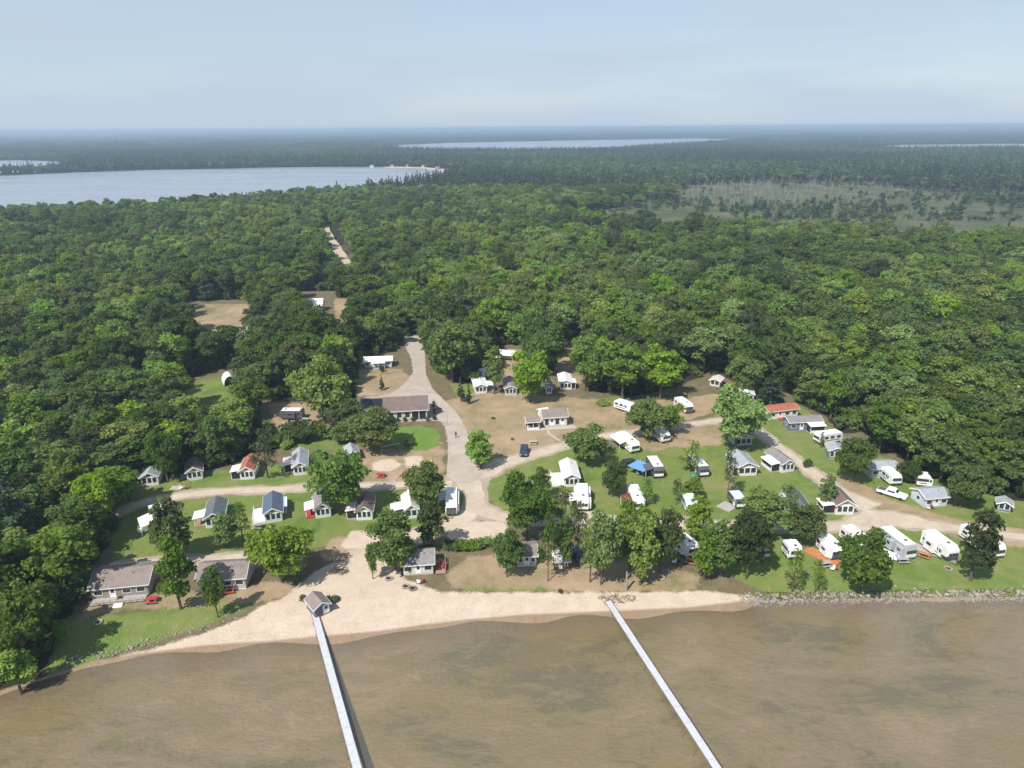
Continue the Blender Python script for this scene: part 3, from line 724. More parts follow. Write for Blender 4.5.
for (k, rel, tone), L_ in lab.items():
    L_.sort()
    for q, (_, i) in enumerate(L_):
        rank = (ORD[q]+" " if len(L_) > 1 and q < len(ORD) else "") if q < len(ORD) else "far off "
        txt = "%s%s forest tree %s %s" % (rank, tonenames[tone], rel, LANDMARKS[k][0])
        x, y = P1[i]; hh = rng.uniform(11.5, 16.5)
        if info[i][0] < 200: hh = rng.uniform(9.5, 14)
        add_tree(float(x), float(y), rng.uniform(8.6, 12.5), hh, rng.choice([7, 8, 9, 10, 11, 7, 8, 9, 10, 11, 4]), str(tone), txt, "broadleaf trees of the forest round the clearing")
print("individual trees", len(TREES))

# instanced masses
def geo_scatter(name, label, pts, protos, scale, idx, protoname, zs=None):
    coll = bpy.data.collections.new(protoname)
    for j, (me, m0) in enumerate(protos):
        o = bpy.data.objects.new("%s_%02d" % (protoname, j), me); coll.objects.link(o)
        if m0 is not None:
            o.material_slots[0].link = 'OBJECT'; o.material_slots[0].material = m0
    me = bpy.data.meshes.new(name); n = len(pts); me.vertices.add(n)
    z = np.zeros(n) if zs is None else zs
    me.vertices.foreach_set("co", np.stack([pts[:, 0], pts[:, 1], z], 1).astype(np.float32).ravel())
    for nm, ty, data in (("scl", 'FLOAT_VECTOR', scale), ("rot", 'FLOAT', nr.uniform(0, 6.28, n)), ("idx", 'INT', idx)):
        a = me.attributes.new(nm, ty, 'POINT')
        a.data.foreach_set("vector" if ty == 'FLOAT_VECTOR' else "value", np.asarray(data, np.int32 if ty == 'INT' else np.float32).ravel())
    ob = bpy.data.objects.new(name, me); COL.objects.link(ob); stuff(ob, label, "forest")
    ng = bpy.data.node_groups.new(name+"_nodes", 'GeometryNodeTree')
    ng.interface.new_socket("Geometry", in_out='INPUT', socket_type='NodeSocketGeometry')
    ng.interface.new_socket("Geometry", in_out='OUTPUT', socket_type='NodeSocketGeometry')
    gi = ng.nodes.new("NodeGroupInput"); go = ng.nodes.new("NodeGroupOutput")
    iop = ng.nodes.new("GeometryNodeInstanceOnPoints"); ci = ng.nodes.new("GeometryNodeCollectionInfo")
    ci.inputs["Collection"].default_value = coll; ci.inputs["Separate Children"].default_value = True; ci.inputs["Reset Children"].default_value = True
    iop.inputs["Pick Instance"].default_value = True
    def at(nm, ty):
        a = ng.nodes.new("GeometryNodeInputNamedAttribute"); a.data_type = ty; a.inputs["Name"].default_value = nm; return a.outputs["Attribute"]
    cx = ng.nodes.new("ShaderNodeCombineXYZ"); ng.links.new(at("rot", 'FLOAT'), cx.inputs[2])
    m2p = ng.nodes.new("GeometryNodeMeshToPoints")
    ng.links.new(gi.outputs[0], m2p.inputs[0]); ng.links.new(m2p.outputs[0], iop.inputs["Points"])
    ng.links.new(ci.outputs[0], iop.inputs["Instance"]); ng.links.new(at("idx", 'INT'), iop.inputs["Instance Index"])
    ng.links.new(cx.outputs[0], iop.inputs["Rotation"]); ng.links.new(at("scl", 'FLOAT_VECTOR'), iop.inputs["Scale"])
    ng.links.new(iop.outputs[0], go.inputs[0])
    md = ob.modifiers.new("scatter", 'NODES'); md.node_group = ng
    return ob
def snag(seed, hh=None):
    r = random.Random(seed); mb = MB(); h = hh or r.uniform(4, 8)
    mb.tube([(0, 0, 0), (r.uniform(-.3, .3), 0, h*.6), (r.uniform(-.5, .5), 0, h)], [.17, .12, .04], 4)
    for k in range(9):
        a = r.uniform(0, 6.28); z = h*r.uniform(.3, .95); l = (h-z)*.35+.6
        mb.tube([(0, 0, z), (math.cos(a)*l, math.sin(a)*l, z+l*.4)], [.06, .03], 3)
    return mb.mesh("dead_tree", BARKG)
rest = np.array([i for i in range(len(P1)) if i not in ind])
Q = P1[rest]; n = len(Q)
fp = []
def merged(pi, leaf):
    v, f = PROTO[pi][4]; mb = trunk_mb(PROTO[pi][3]*.9, .22, [(0, 0, 8, 1)]*2, pi, 0)
    tv = np.array(mb.v); q4 = [x if len(x) == 4 else None for x in mb.f]; tf = np.array([x for x in q4 if x is not None])
    vv = np.concatenate([v, tv]); ff = np.concatenate([f, tf+len(v)]); mi = [0]*len(f)+[1]*len(tf)
    return np_mesh("forest_tree", vv, ff, [leaf, BARK], mi)
for pi in (7, 8, 9, 10, 11):
    for lf in (L_DARK, L_MID, L_BRIGHT, L_YEL): fp.append((merged(pi, lf), None))
fp.append((merged(13, L_PINE), None)); fp.append((merged(12, L_GREY), None)); fp.append((merged(4, L_MID), None)); fp.append((snag(77, 13), None))
def patchy(x, y, s, ph):
    return (np.sin(x/s+ph)+np.sin(y/s*1.3+ph*2.1+np.sin(x/s*.7))+np.sin((x+y)/s*.6+ph*.7))/3
tn = patchy(Q[:, 0], Q[:, 1], 31, 1.2)+nr.normal(0, .45, n)
tone = np.where(tn < -.35, 0, np.where(tn < .25, 1, np.where(tn < .62, 2, 3)))
idx = nr.randint(0, 5, n)*4+tone
depth = info[rest, 0]
pp = nr.rand(n); idx = np.where(pp < .045, 20, np.where(pp < .075, 21, np.where(pp < .11, 22, np.where(pp < .135, 23, idx))))
s = nr.uniform(.92, 1.5, n); sz = nr.uniform(.72, 1.22, n)
geo_scatter("broadleaf_forest", "dense broadleaf forest filling the land behind the campground", Q, fp, np.stack([s, s, sz], 1), idx, "forest_tree_source", None)
print("forest", n)
# undergrowth closing the forest edge
PU = wedge_points(60, 420, 3.3); far_ = exclude(PU, CLW+LAKES); far_ = far_[far_[:, 1] > shore_y(far_[:, 0])+4]
near_ = np.zeros(len(far_), bool)
for ox, oy in ((7, 0), (-7, 0), (0, 7), (0, -7), (5, 5), (-5, 5), (5, -5), (-5, -5), (3, 0), (-3, 0), (0, 3), (0, -3)):
    for p in CLW: near_ |= inpoly(far_[:, 0]+ox, far_[:, 1]+oy, p)
PU = far_[near_]; n = len(PU)
um = []
for i in range(3):
    v, f = leaves_mesh(crown_blobs(2.0, .1, 3.4, 14, 200+i), 90, .24, seed=200+i); um += [(np_mesh("undergrowth_bush", v, f, [lf]), None) for lf in (L_DARK, L_MID)]
s = nr.uniform(.7, 1.4, n)
geo_scatter("undergrowth", "leafy undergrowth closing the forest edge round the clearing", PU, um, np.stack([s, s, nr.uniform(.6, 1.7, n)], 1), nr.randint(0, 6, n), "undergrowth_source")
# farther forest: lighter meshes
def lowtree(rx, h0, h, nb, per, size, seed, leaf, kind='round'):
    bl = crown_blobs(rx, h0, h, nb, seed, kind) if kind != 'pine' else pine_blobs(rx, h, seed)[::2]
    v, f = leaves_mesh(bl, per, size, seed=seed, flat=.9 if kind != 'pine' else .7)
    return np_mesh("far_tree", v, f, [leaf])
lp = [(lowtree(5, 2, 14, 9, 9, .95, 90+i, L_FAR), None) for i in range(4)]+[(lowtree(3.4, 1, 17, 9, 34, .55, 95+i, L_PINE, 'pine'), None) for i in range(3)]+[(lowtree(5, 2, 13, 9, 9, .95, 99, L_MID), None)]
P2 = wedge_points(780, 3000, 10.5, 60); P2 = exclude(P2, LAKES); P2 = P2[~marshy(P2)]
P2 = np.concatenate([P2, exclude(wedge_points(640, 780, 9, 60), LAKES+[MARSHW])[::9999]])
n = len(P2); tn = patchy(P2[:, 0], P2[:, 1], 120, .4)+nr.normal(0, .4, n)
idx = np.where(tn < -.1, nr.randint(4, 7, n), np.where(tn < .55, nr.randint(0, 4, n), 7))
s = nr.uniform(1.1, 1.7, n); sz = nr.uniform(.8, 1.25, n)
geo_scatter("distant_forest", "dark mixed forest beyond the first lake and the marsh", P2, lp, np.stack([s, s, sz], 1), idx, "distant_tree_source")
print("far", n)
# very far: canopy patches of many trees each
def canopy_patch(seed, leaf, sz=160):
    r = random.Random(seed); bl = []
    for i in range(150): bl.append((r.uniform(-sz/2, sz/2), r.uniform(-sz/2, sz/2), r.uniform(6, 10), r.uniform(5, 8)))
    v, f = leaves_mesh(bl, .45, 3.2, seed=seed); return np_mesh("canopy_patch", v, f, [leaf])
cpz = [(canopy_patch(i, L_FAR if i % 2 else L_PINE), None) for i in range(4)]
P3 = wedge_points(3000, 9000, 120, 200); P3 = exclude(P3, LAKES); n = len(P3)
s = np.ones(n)*1.05
a3 = nr.randint(0, 4, n)
P4 = wedge_points(9000, 22000, 420, 600); m4 = len(P4)
PP = np.concatenate([P3, P4]); ss = np.concatenate([s, np.ones(m4)*3.6]); sz = np.concatenate([nr.uniform(.8, 1.3, n), nr.uniform(1.0, 2.0, m4)])
geo_scatter("horizon_forest", "hazy blue forest stretching to the horizon", PP, cpz, np.stack([ss, ss, sz], 1), np.concatenate([a3, nr.randint(0, 4, m4)]), "horizon_canopy_source")
mp_ = [(snag(i), None) for i in range(4)]+[(lowtree(3.2, .2, 3.6, 8, 16, .6, 130+i, L_GREY), None) for i in range(2)]+[(lowtree(3, 1, 8, 8, 46, .5, 133, L_PINE, 'pine'), None), (lowtree(3.4, .2, 5, 8, 16, .6, 134, L_FAR), None)]
PM = np.concatenate([wedge_points(560, 1250, 9, 60)]); k = inpoly(PM[:, 0], PM[:, 1], MARSHW); PM = PM[k]
dens = patchy(PM[:, 0], PM[:, 1], 45, 2.2)+nr.normal(0, .35, len(PM)); PM = PM[(dens > -.3) & ((PM[:, 1] > 640) | (dens > .3))]; n = len(PM)
dd = patchy(PM[:, 0], PM[:, 1], 70, 1.0)+nr.normal(0, .3, n)
idx = np.where(dd < -.05, nr.randint(0, 4, n), np.where(dd < .3, nr.randint(4, 6, n), nr.randint(6, 8, n)))
s = nr.uniform(.7, 1.5, n)
geo_scatter("marsh_trees", "grey dead trunks and low shrubs of the marsh at right", PM, mp_, np.stack([s, s, nr.uniform(.6, 1.2, n)], 1), idx, "marsh_tree_source")
# grey snags in the woods behind the marsh
PG = wedge_points(900, 1900, 30, 60); k = inpoly(PG[:, 0], PG[:, 1], W([(640, 192), (700, 165), (1200, 160), (1200, 195)])); PG = PG[k]; n = len(PG)
s = nr.uniform(1.2, 2.2, n)
geo_scatter("dead_trunks", "pale dead trunks standing in the woods behind the marsh", PG, mp_[:4], np.stack([s, s, nr.uniform(1.3, 1.9, n)], 1), nr.randint(0, 4, n), "dead_trunk_source")

# ------------------------------------------------------------------ low green things
def bush(px, py, w_, h_, tone, label, cat="shrub", name="shrub", group=None, z=0):
    p = G(px, py)
    return add_tree_simple(p.x, p.y, w_, h_, tone, label, cat, name, group)
_bm = {}
def add_tree_simple(x, y, w_, h_, tone, label, cat, name, group):
    k = rng.randint(0, 2)
    if k not in _bm:
        bl = [(rng.uniform(-.5, .5), rng.uniform(-.5, .5), rng.uniform(.3, .7), rng.uniform(.3, .45)) for _ in range(9)]
        v, f = leaves_mesh(bl, 520, .10, seed=k); _bm[k] = np_mesh("shrub", v, f, [L_MID])
    o = bpy.data.objects.new(name, _bm[k]); COL.objects.link(o); o.location = (x, y, 0); o.scale = (w_/1.7, w_/1.7, h_)
    o.rotation_euler = (0, 0, rng.uniform(0, 6)); o.material_slots[0].link = 'OBJECT'; o.material_slots[0].material = LEAFS[tone]
    return tag(o, label, cat, group)
places = ["leftmost", "second from the left", "third from the left", "third from the right", "second from the right", "rightmost"]
for (x, y), pl in zip([(391, 422), (397.5, 422), (405, 421.5), (412.5, 421.5), (428, 421), (434.5, 420)], places):
    bush(x, y, 1.3, 1.1, 'dark', "clipped round shrub in front of the lodge, %s of its row" % pl, group="round shrubs along the lodge front")
bush(411, 446, 2.6, 1.6, 'dark', "dark round bush on the bright oval lawn")
bush(382, 372, 1.8, 1.8, 'dark', "dark bush before the white metal roofed house")
bush(64, 480, 1, 1, 'dark', "x") if False else None
for i, (x, y) in enumerate([(449, 549), (456, 549.5), (463, 549), (471, 548.5), (479, 547), (487, 546)]):
    bush(x, y, 3.0, 1.6, ['mid', 'bright'][i % 2], "hedge bush right of the lake cottage, %s of its line" % places[i], group="hedge bushes above the beach")
for (x, y, a, b, tn_, l) in [(332, 601, 2.4, .7, 'grey', "low scrub clump right of the boathouse"), (304, 600, 2.0, .6, 'grey', "low scrub left of the boathouse"), (427, 548, 3, .6, 'yellow', "yellowish weeds behind the lake cottage"),
                              (602, 404, 5, .9, 'bright', "weedy bright patch below the big tree right of the porch cottage"), (808, 467, 2.4, 1.6, 'dark', "small dark bush between the gravel road and the forest edge"),
                              (640, 424, 3, 1.5, 'mid', "bush left of the small camper under the tree"), (560, 592, 1, .4, 'grey', "small tuft on the upper beach"), (120, 600, .9, .7, 'dark', "small shrub by the steps of the long cottage"),
                              (288, 448, 3.4, 1.8, 'bright', "bright bush left of the upper row's pale porch cottage"), (580, 434, 2, 1.4, 'mid', "small bush beside the bath house path"), (512, 440, 1.2, .5, 'mid', "tuft of weeds on the dry ground"),
                              (493, 419, 1.2, .5, 'mid', "small weed clump on the dry ground left of the bath house")]:
    bush(x, y, a, b, tn_, l)

# ------------------------------------------------------------------ building kit
def frame_(P, Q, z):
    p = G(*P, z); q = G(*Q, z); d = p-q; L_ = d.length; c = (p+q)/2
    return c, math.atan2(d.y, d.x), L_
def add_window(par, face, L_, w_, u, z, ww, hh, door=False, mats=None):
    """face '+x','-x','+y','-y'; u along the face"""
    s = 1 if face[0] == '+' else -1; out = .03
    mb = MB(); pm = MB(); t = .09
    if face[1] == 'x': c = lambda dx, du, dz: (s*(L_/2+dx), u+du, z+dz); dim = lambda a, b, d: (a, b, d)
    else: c = lambda dx, du, dz: (u+du, s*(w_/2+dx), z+dz); dim = lambda a, b, d: (b, a, d)
    for du, dz, a, b in ((0, hh/2, ww+t, t), (0, -hh/2, ww+t, t), (-ww/2, 0, t, hh-t), (ww/2, 0, t, hh-t)):
        mb.box(c(out, du, dz), dim(.06, a, b))
    if door: mb.box(c(.02, 0, 0), dim(.04, ww-t, hh-t))
    o = mb.build("door" if door else "window", mats or TRIM, par)
    if door: pm.box(c(.055, 0, hh*.18), dim(.02, ww*.55, hh*.4))
    else: pm.box(c(.015, 0, 0), dim(.03, ww-t, hh-t))
    pm.build("pane", GLASS, o)
    return o
def gable_roof(par, L_, w_, hr, he, roof, oh=.35, name="roof", x0=None, x1=None, thick=.14):
    mb = MB(); x0 = -L_/2-oh if x0 is None else x0; x1 = L_/2+oh if x1 is None else x1
    k = (hr-he)/(w_/2); ew = w_/2+oh; ez = hr-k*ew
    mb.prismx([(-ew, ez), (0, hr), (ew, ez), (ew, ez+thick), (0, hr+thick+.02), (-ew, ez+thick)], x0, x1)
    r = mb.build(name, roof, par)
    tm = MB()
    for s in (-1, 1):
        tm.box((( x0+x1)/2, s*(ew+.025), ez+thick/2-.02), (x1-x0, .05, .16))
        for xx, q in ((x1, 1), (x0, -1)):
            tm.add([(xx+q*.003, 0, hr-.12), (xx+q*.05, 0, hr-.12), (xx+q*.05, s*ew, ez-.12), (xx+q*.003, s*ew, ez-.12),
                    (xx+q*.003, 0, hr+thick), (xx+q*.05, 0, hr+thick), (xx+q*.05, s*ew, ez+thick), (xx+q*.003, s*ew, ez+thick)],
                   [(0, 1, 2, 3), (7, 6, 5, 4), (0, 4, 5, 1), (1, 5, 6, 2), (2, 6, 7, 3), (3, 7, 4, 0)])
    tm.build("fascia", TRIM, r)
    return r
def gable_walls(par, L_, w_, hr, he, wall, z0=.25, name="wall"):
    mb = MB(); mb.prismx([(-w_/2, z0), (w_/2, z0), (w_/2, he-.03), (0, hr-.03), (-w_/2, he-.03)], -L_/2, L_/2)
    o = mb.build(name, wall, par)
    MB().box((0, 0, z0/2-.15), (L_-.1, w_-.1, z0+.29)).build("skirting", TRIM if wall in (W_WHITE, W_GREY) else CONC, par)
    return o
def porch(par, L_, w_, side, depth, x0, x1, h1=2.6, h2=2.25, roofm=METALW, deck=.35, screen=False, deckm=WOODG, rail=False, roof=True):
    s = side; y0 = s*w_/2; y1 = s*(w_/2+depth)
    d = MB(); d.box(((x0+x1)/2, (y0+y1)/2+s*.01, deck/2-.1), (x1-x0, depth-.02, deck+.2)); dk = d.build("porch_deck", deckm, par)
    if roof:
        r = MB(); e = .15
        r.prismx([(y0+s*.02, h1), (y1+s*.2, h2), (y1+s*.2, h2+.09), (y0+s*.02, h1+.09)] if s > 0 else [(y1+s*.2, h2), (y0+s*.02, h1), (y0+s*.02, h1+.09), (y1+s*.2, h2+.09)], x0-e, x1+e)
        r.build("porch_roof", roofm, par)
        n = max(2, int((x1-x0)/2)+1)
        for i in range(n):
            x = x0+.1+(x1-x0-.2)*i/(n-1); MB().box((x, y1-s*.1, (deck+h2)/2), (.1, .1, h2-deck-.01)).build("porch_post", TRIM, par)
    if screen:
        sc = MB(); yy = y1-s*.1
        sc.box(((x0+x1)/2, yy, (deck+h2)/2), (x1-x0-.4, .03, h2-deck-.1)); sc.box((x1-.1, (y0+y1)/2, (deck+h2)/2), (.03, depth-.3, h2-deck-.1)); sc.build("screen", DARK, par)
        MB().box(((x0+x1)/2, yy+s*.04, deck+.4), (x1-x0-.3, .04, .7)).build("porch_panel", TRIM, par)
    if rail:
        rl = MB()
        for z in (deck+.15, deck+.9): rl.box(((x0+x1)/2, y1-s*.05, z), (x1-x0, .05, .07)); rl.box((x1-.05, (y0+y1)/2, z), (.05, depth, .07))
        for i in range(int((x1-x0)/.3)): rl.box((x0+.15+i*.3, y1-s*.05, deck+.5), (.04, .03, .8))
        for i in range(int(depth/.3)): rl.box((x1-.05, y0+s*(.15+i*.3), deck+.5), (.03, .04, .8))
        rl.build("railing", TRIM, par)
GCOT = "park cottages of the campground"
def cottage(label, P, Q, w_, roof, wall, hr=3.7, he=2.6, porches=(), front='gable', L_=None, dormer=False, group=GCOT, cat="cottage", name="cottage", side_win=True, tall=False, step=True):
    ZS = .86; YS = .95
    c, yaw, L0 = frame_(P, Q, hr*ZS); L = (L_ or L0)
    if L_: 
        pn = G(*P, hr*ZS); d = Vector((math.cos(yaw), math.sin(yaw), 0)); c = pn-d*(L/2)
    t = thing(name, label, cat, (c.x, c.y, 0), yaw, group); t.scale = (1, YS, ZS); L -= .5; 
    gable_walls(t, L, w_, hr, he, wall)
    r = gable_roof(t, L, w_, hr, he, roof)
    if front == 'gable':
        n = 3 if w_ > 3 else 2; ww = (w_-.5)/n-.12
        for i in range(n):
            u = (i-(n-1)/2)*(ww+.16); add_window(t, '+x', L, w_, u, 1.5, ww, 1.5)
        add_window(t, '+x', L, w_, 0, he+.32, w_*.34, .42)
        for s in ('+y', '-y'):
            if side_win:
                for u in (-L*.28, L*.05, L*.3): add_window(t, s, L, w_, u, 1.7, .8, .8)
    else:
        n = max(3, int(L/1.8))
        for i in range(n):
            u = -L/2+L*(i+.5)/n; add_window(t, '+y', L, w_, u, 1.45 if i == n//2 else 1.6, .9 if i == n//2 else min(1.3, L/n-.4), 1.9 if i == n//2 else 1.0, door=(i == n//2))
        add_window(t, '+x', L, w_, 0, 1.6, 1.0, .9)
    if dormer:
        mb = MB(); mb.prismx([(-w_*.55, he-.1), (0, hr+.35), (w_*.55, he-.1), (w_*.55, he+.04), (0, hr+.5), (-w_*.55, he+.04)], L/2-1.8, L/2+.5); mb.build("gable_hood", roof, t)
    MB().tube([(-L*.2, w_*.2, he+.3), (-L*.2, w_*.2, hr+.35)], .06, 6).build("vent_pipe", STEEL, r)
    for pr in porches: porch(t, L, w_, **{k: (v*L if k in ('x0', 'x1') else v) for k, v in pr.items()})
    return t
# front row at the lake
def long_cottage(label, P, Q, w_, roof, wall, deck=True, hr=4.2, he=2.7, z0=.5):
    t = cottage(label, P, Q, w_, roof, wall, hr, he, front='eave', group="lake cottages above the beach")
    c, yaw, L = frame_(P, Q, hr*.86); L -= .5
    if deck:
        d = MB(); d.box((0, w_/2+.9, .32), (L-.4, 1.78, .14)); d.build("deck", WOODG, t)
        rl = MB()
        for z in (.75, 1.15): rl.box((0, w_/2+1.75, z), (L-.4, .06, .07))
        for i in range(int(L)): rl.box((-L/2+.4+i, w_/2+1.75, .8), (.08, .08, .85))
        rl.build("railing", WOODG, t)
        st = MB()
        for i in range(3): st.box((-.2, w_/2+1.95+i*.3, .24-i*.09), (1.4, .28, .1))
        st.build("steps", TRIM, t)
    return t
long_cottage("long cottage with warm grey roof and front deck, leftmost on the lake shore", (94, 571), (153, 565.5), 6.6, RF_WARM, W_TAUPE)
long_cottage("long grey roofed lake cottage right of the tall narrow tree", (199, 564), (249, 561), 5.6, RF_WARM, W_GREY, deck=False)
t = long_cottage("small grey roofed lake cottage with white windows and a side deck", (401.5, 551), (434, 549), 4.6, RF_GREY, W_CREAM, deck=False)
c, yaw, L = frame_((401.5, 551), (434, 549), 4.2*.86)
dk = MB(); dk.box((-L/2-1.0, .3, .3), (1.7, 4.6, .16)); dk.build("deck", WOOD, t)
rl = MB()
for z in (.8, 1.2): rl.box((-L/2-1.82, .3, z), (.06, 4.6, .07))
for i in range(5): rl.box((-L/2-1.82, -1.9+i*1.1, .75), (.08, .08, .9))
rl.build("railing", WOODG, t)
cottage("small grey roofed beach cottage half hidden behind a dark bushy tree", (515, 545), (536.5, 544), 4.2, RF_WARM, W_GREY, front='eave', group="lake cottages above the beach")
cottage("small brown wooden beach cabin behind the greyish tree", (552, 553), (569, 552), 3.2, METALP, W_BROWN, 3.1, 2.3, front='eave', cat="cabin", name="cabin", group=None)
# boathouse
c, yaw, L = frame_((322, 600), (311.5, 588), 3.0)
t = thing("boathouse", "small grey roofed boathouse on the sand at the head of the left dock", "boathouse", (c.x, c.y, float(ground_z(c.x, c.y))-.02), yaw)
t.scale = (.9, .85, .85); gable_walls(t, L-.4, 3.0, 3.0, 2.1, W_BLUE, .1); gable_roof(t, L-.4, 3.0, 3.0, 2.1, RF_WARM, .3)
add_window(t, '+x', L-.4, 3.0, .75, 1.2, 1.1, 1.7, door=True); MB().box((L/2-.15, -.75, 1.1), (.06, 1.1, 1.8)).build("door_panel", RVD, t)
# upper row
WH = dict(side=-1, depth=2.0, x0=.0, x1=.48, h1=2.7, h2=2.3, screen=True)
cottage("white cottage with grey metal roof and screened side porch, leftmost of the upper row", (147.6, 473), (153.5, 462), 3.5, RF_LIGHT, W_WHITE, porches=[dict(WH, roofm=RF_LIGHT, depth=2.3, x0=-.1)])
cottage("white fronted cottage with brown grey roof and pale deck, second of the upper row", (193, 467.5), (194, 457), 3.3, RF_BROWN, W_WHITE, porches=[dict(side=-1, depth=1.6, x0=-.2, x1=.2, roof=False, deckm=WOODG)])
cottage("cottage with rust red roof and white screened porch in the upper row", (245.6, 467), (251.5, 453.5), 3.2, RF_RED, W_WHITE, porches=[dict(WH)])
cottage("cottage with light grey roof and pale porch, rightmost of the upper row", (299.2, 462.5), (300, 447), 3.1, RF_LIGHT, W_WHITE, porches=[dict(WH, roofm=METALP, depth=2.2, x0=-.2, x1=.3)])
c_ = cottage("small grey shed roof peeking out beside the tree right of the upper row", (353, 451), (350, 443), 2.6, RF_LIGHT, W_WHITE, 3.0, 2.2, cat="shed", name="shed", group=None, side_win=False)
# lower row
cottage("cottage with dark slate roof, round-topped gable and white awning", (212.5, 513.6), (216.9, 496), 3.5, RF_SLATE, W_WHITE, porches=[dict(side=-1, depth=2.2, x0=-.05, x1=.38, roofm=METALW, deckm=WOOD)])
cottage("cottage with navy blue metal roof, white deck rail and white walls", (272, 508.5), (272.5, 491), 3.4, RF_BLUE, W_WHITE, porches=[dict(side=-1, depth=2.4, x0=-.35, x1=.5, roof=False, rail=True, deckm=TRIM, deck=.5), dict(side=1, depth=.9, x0=-.4, x1=.15, roofm=RVB, deckm=WOODG, h1=2.3, h2=2.1)])
cottage("cottage with grey hooded gable and red brown porch left of the large round tree", (322, 504), (320.5, 489), 3.1, RF_GREY, W_WHITE, porches=[dict(side=-1, depth=1.9, x0=-.1, x1=.42, roofm=METALW, deckm=REDP)], dormer=True)
cottage("cottage with red brown hooded roof and pinkish awning right of the large round tree", (363.4, 506.5), (366, 491), 3.2, RF_BROWN, W_WHITE, porches=[dict(side=-1, depth=2.1, x0=-.1, x1=.42, roofm=METALP, screen=True)], dormer=True)
cottage("white roofed narrow cottage with wide white awning under the dark round tree", (411, 505), (408.5, 490), 2.7, METALW, W_WHITE, porches=[dict(side=-1, depth=2.6, x0=-.05, x1=.42, roofm=METALW)])
# lodge
c, yaw, L = frame_((361, 399), (428, 395.5), 5.0)
t = thing("lodge", "long brown roofed lodge with porch corner beside the main road", "lodge", (c.x, c.y, 0), yaw)
L -= .8; gable_walls(t, L, 9.0, 5.0, 3.0, W_CREAM, .2); r = gable_roof(t, L, 9.0, 5.0, 3.0, RF_BROWN, .5)
for i in range(5): add_window(t, '+y', L, 9.0, -L/2+5.2+i*2.1, 1.65, 1.3, 1.5)
MB().box((-L/2+2.2, 4.53, 1.45), (3.6, .06, 2.3)).build("porch_screen", DARK, t)
for x in (-L/2+.3, -L/2+2.2, -L/2+4.1): MB().box((x, 4.62, 1.4), (.16, .12, 2.6)).build("porch_post", TRIM, t)
MB().box((L/2-2.4, .0, 0), (1, 1, 1))
k = (5.0-3.0)/4.5
sp_ = MB(); sp_.prismx([(.5, 5.0-k*.5+.18), (3.6, 5.0-k*3.6+.18), (3.6, 5.0-k*3.6+.24), (.5, 5.0-k*.5+.24)], L/2-5.2, L/2-.2); sp_.build("solar_panel", SOLAR, r)
add_window(t, '-x', L, 9.0, 1.5, 1.4, 1.1, 2.0, door=True)
# bath house
c, yaw, L = frame_((541, 410), (566.5, 408.5), 3.8)
t = thing("bath_house", "brown roofed bath house with a row of dark openings on the dry ground", "bath house", (c.x, c.y, 0), yaw)
L -= .6; gable_walls(t, L, 4.6, 3.8, 2.7, W_CREAM, .1); gable_roof(t, L, 4.6, 3.8, 2.7, RF_WARM, .4)
for i in range(4): add_window(t, '+y', L, 4.6, -L/2+1.2+i*(L-2)/3, 1.35, 1.1, 1.8, door=(i % 2 == 0))
pdm = MB(); pdm.box((0, 3.4, .05), (L+4, 2.0, .12)); pdm.build("apron", CONC, t)
c, yaw, L = frame_((525, 417.5), (539.5, 416.5), 3.0)
t = thing("pavilion", "small open sided pavilion left of the bath house", "pavilion", (c.x, c.y, 0), yaw)
L -= .6; gable_roof(t, L, 3.0, 3.0, 2.3, RF_WARM, .3)
for x in (-L/2+.1, 0, L/2-.1):
    for y in (-1.4, 1.4): MB().box((x, y, 1.15), (.14, .14, 2.3)).build("post", TRIM, t)
MB().box((0, -1.3, 1.2), (L-.3, .05, 2.0)).build("rear_panel", DARK, t)
MB().box((0, 1.42, .35), (L-.4, .05, .7)).build("low_wall", TRIM, t)
cottage("tiny white roofed outbuilding behind the bath house", (538.5, 409), (547, 407.5), 1.8, METALW, W_WHITE, 2.4, 1.9, front='eave', cat="shed", name="shed", group=None)
# others
cottage("white metal roofed house with a central awning by the main road", (364, 357), (392.5, 356), 4.6, METALW, W_PALEB, 3.6, 2.7, front='eave', porches=[dict(side=1, depth=1.8, x0=-.25, x1=.22, roofm=METALW, h1=2.7, h2=2.4)], cat="house", name="house", group=None)
cottage("white cottage with a bright awning roof left of the slender pale tree", (481, 384.5), (478, 376), 3.6, METALW, W_WHITE, 3.3, 2.6, porches=[dict(side=1, depth=2.2, x0=-.1, x1=.4, roofm=METALW)])
cottage("dark fronted cottage under the dense round tree behind the dry ground", (511, 386), (509, 376), 3.6, RF_GREY, W_GREY, 3.4, 2.6, porches=[dict(side=1, depth=1.6, x0=0, x1=.45, roofm=RF_GREY, screen=True)])
cottage("cottage with a white roofed screened porch and pale base behind the bath house", (566, 380.5), (564, 372), 3.6, METALW, W_WHITE, 3.4, 2.7, porches=[dict(side=1, depth=1.3, x0=-.05, x1=.48, roofm=METALW, screen=True)])
cottage("narrow white cottage end seen right of the dense round tree", (549, 386), (548.5, 378), 1.8, RF_GREY, W_WHITE, 3.0, 2.3, side_win=False)
cottage("large light grey cottage with white windowed front porch", (749, 462.5), (737, 449.5), 4.6, RF_LIGHT, W_WHITE, 3.9, 2.7, porches=[dict(side=-1, depth=1.2, x0=.1, x1=.5, roofm=RF_LIGHT, screen=True)])
cottage("grey cottage with white roofed screened porch beside the gravel road", (790, 460), (772.5, 447.5), 3.4, RF_GREY, W_WHITE, 3.6, 2.6, porches=[dict(side=-1, depth=2.3, x0=-.25, x1=.4, roofm=METALW, screen=True)])
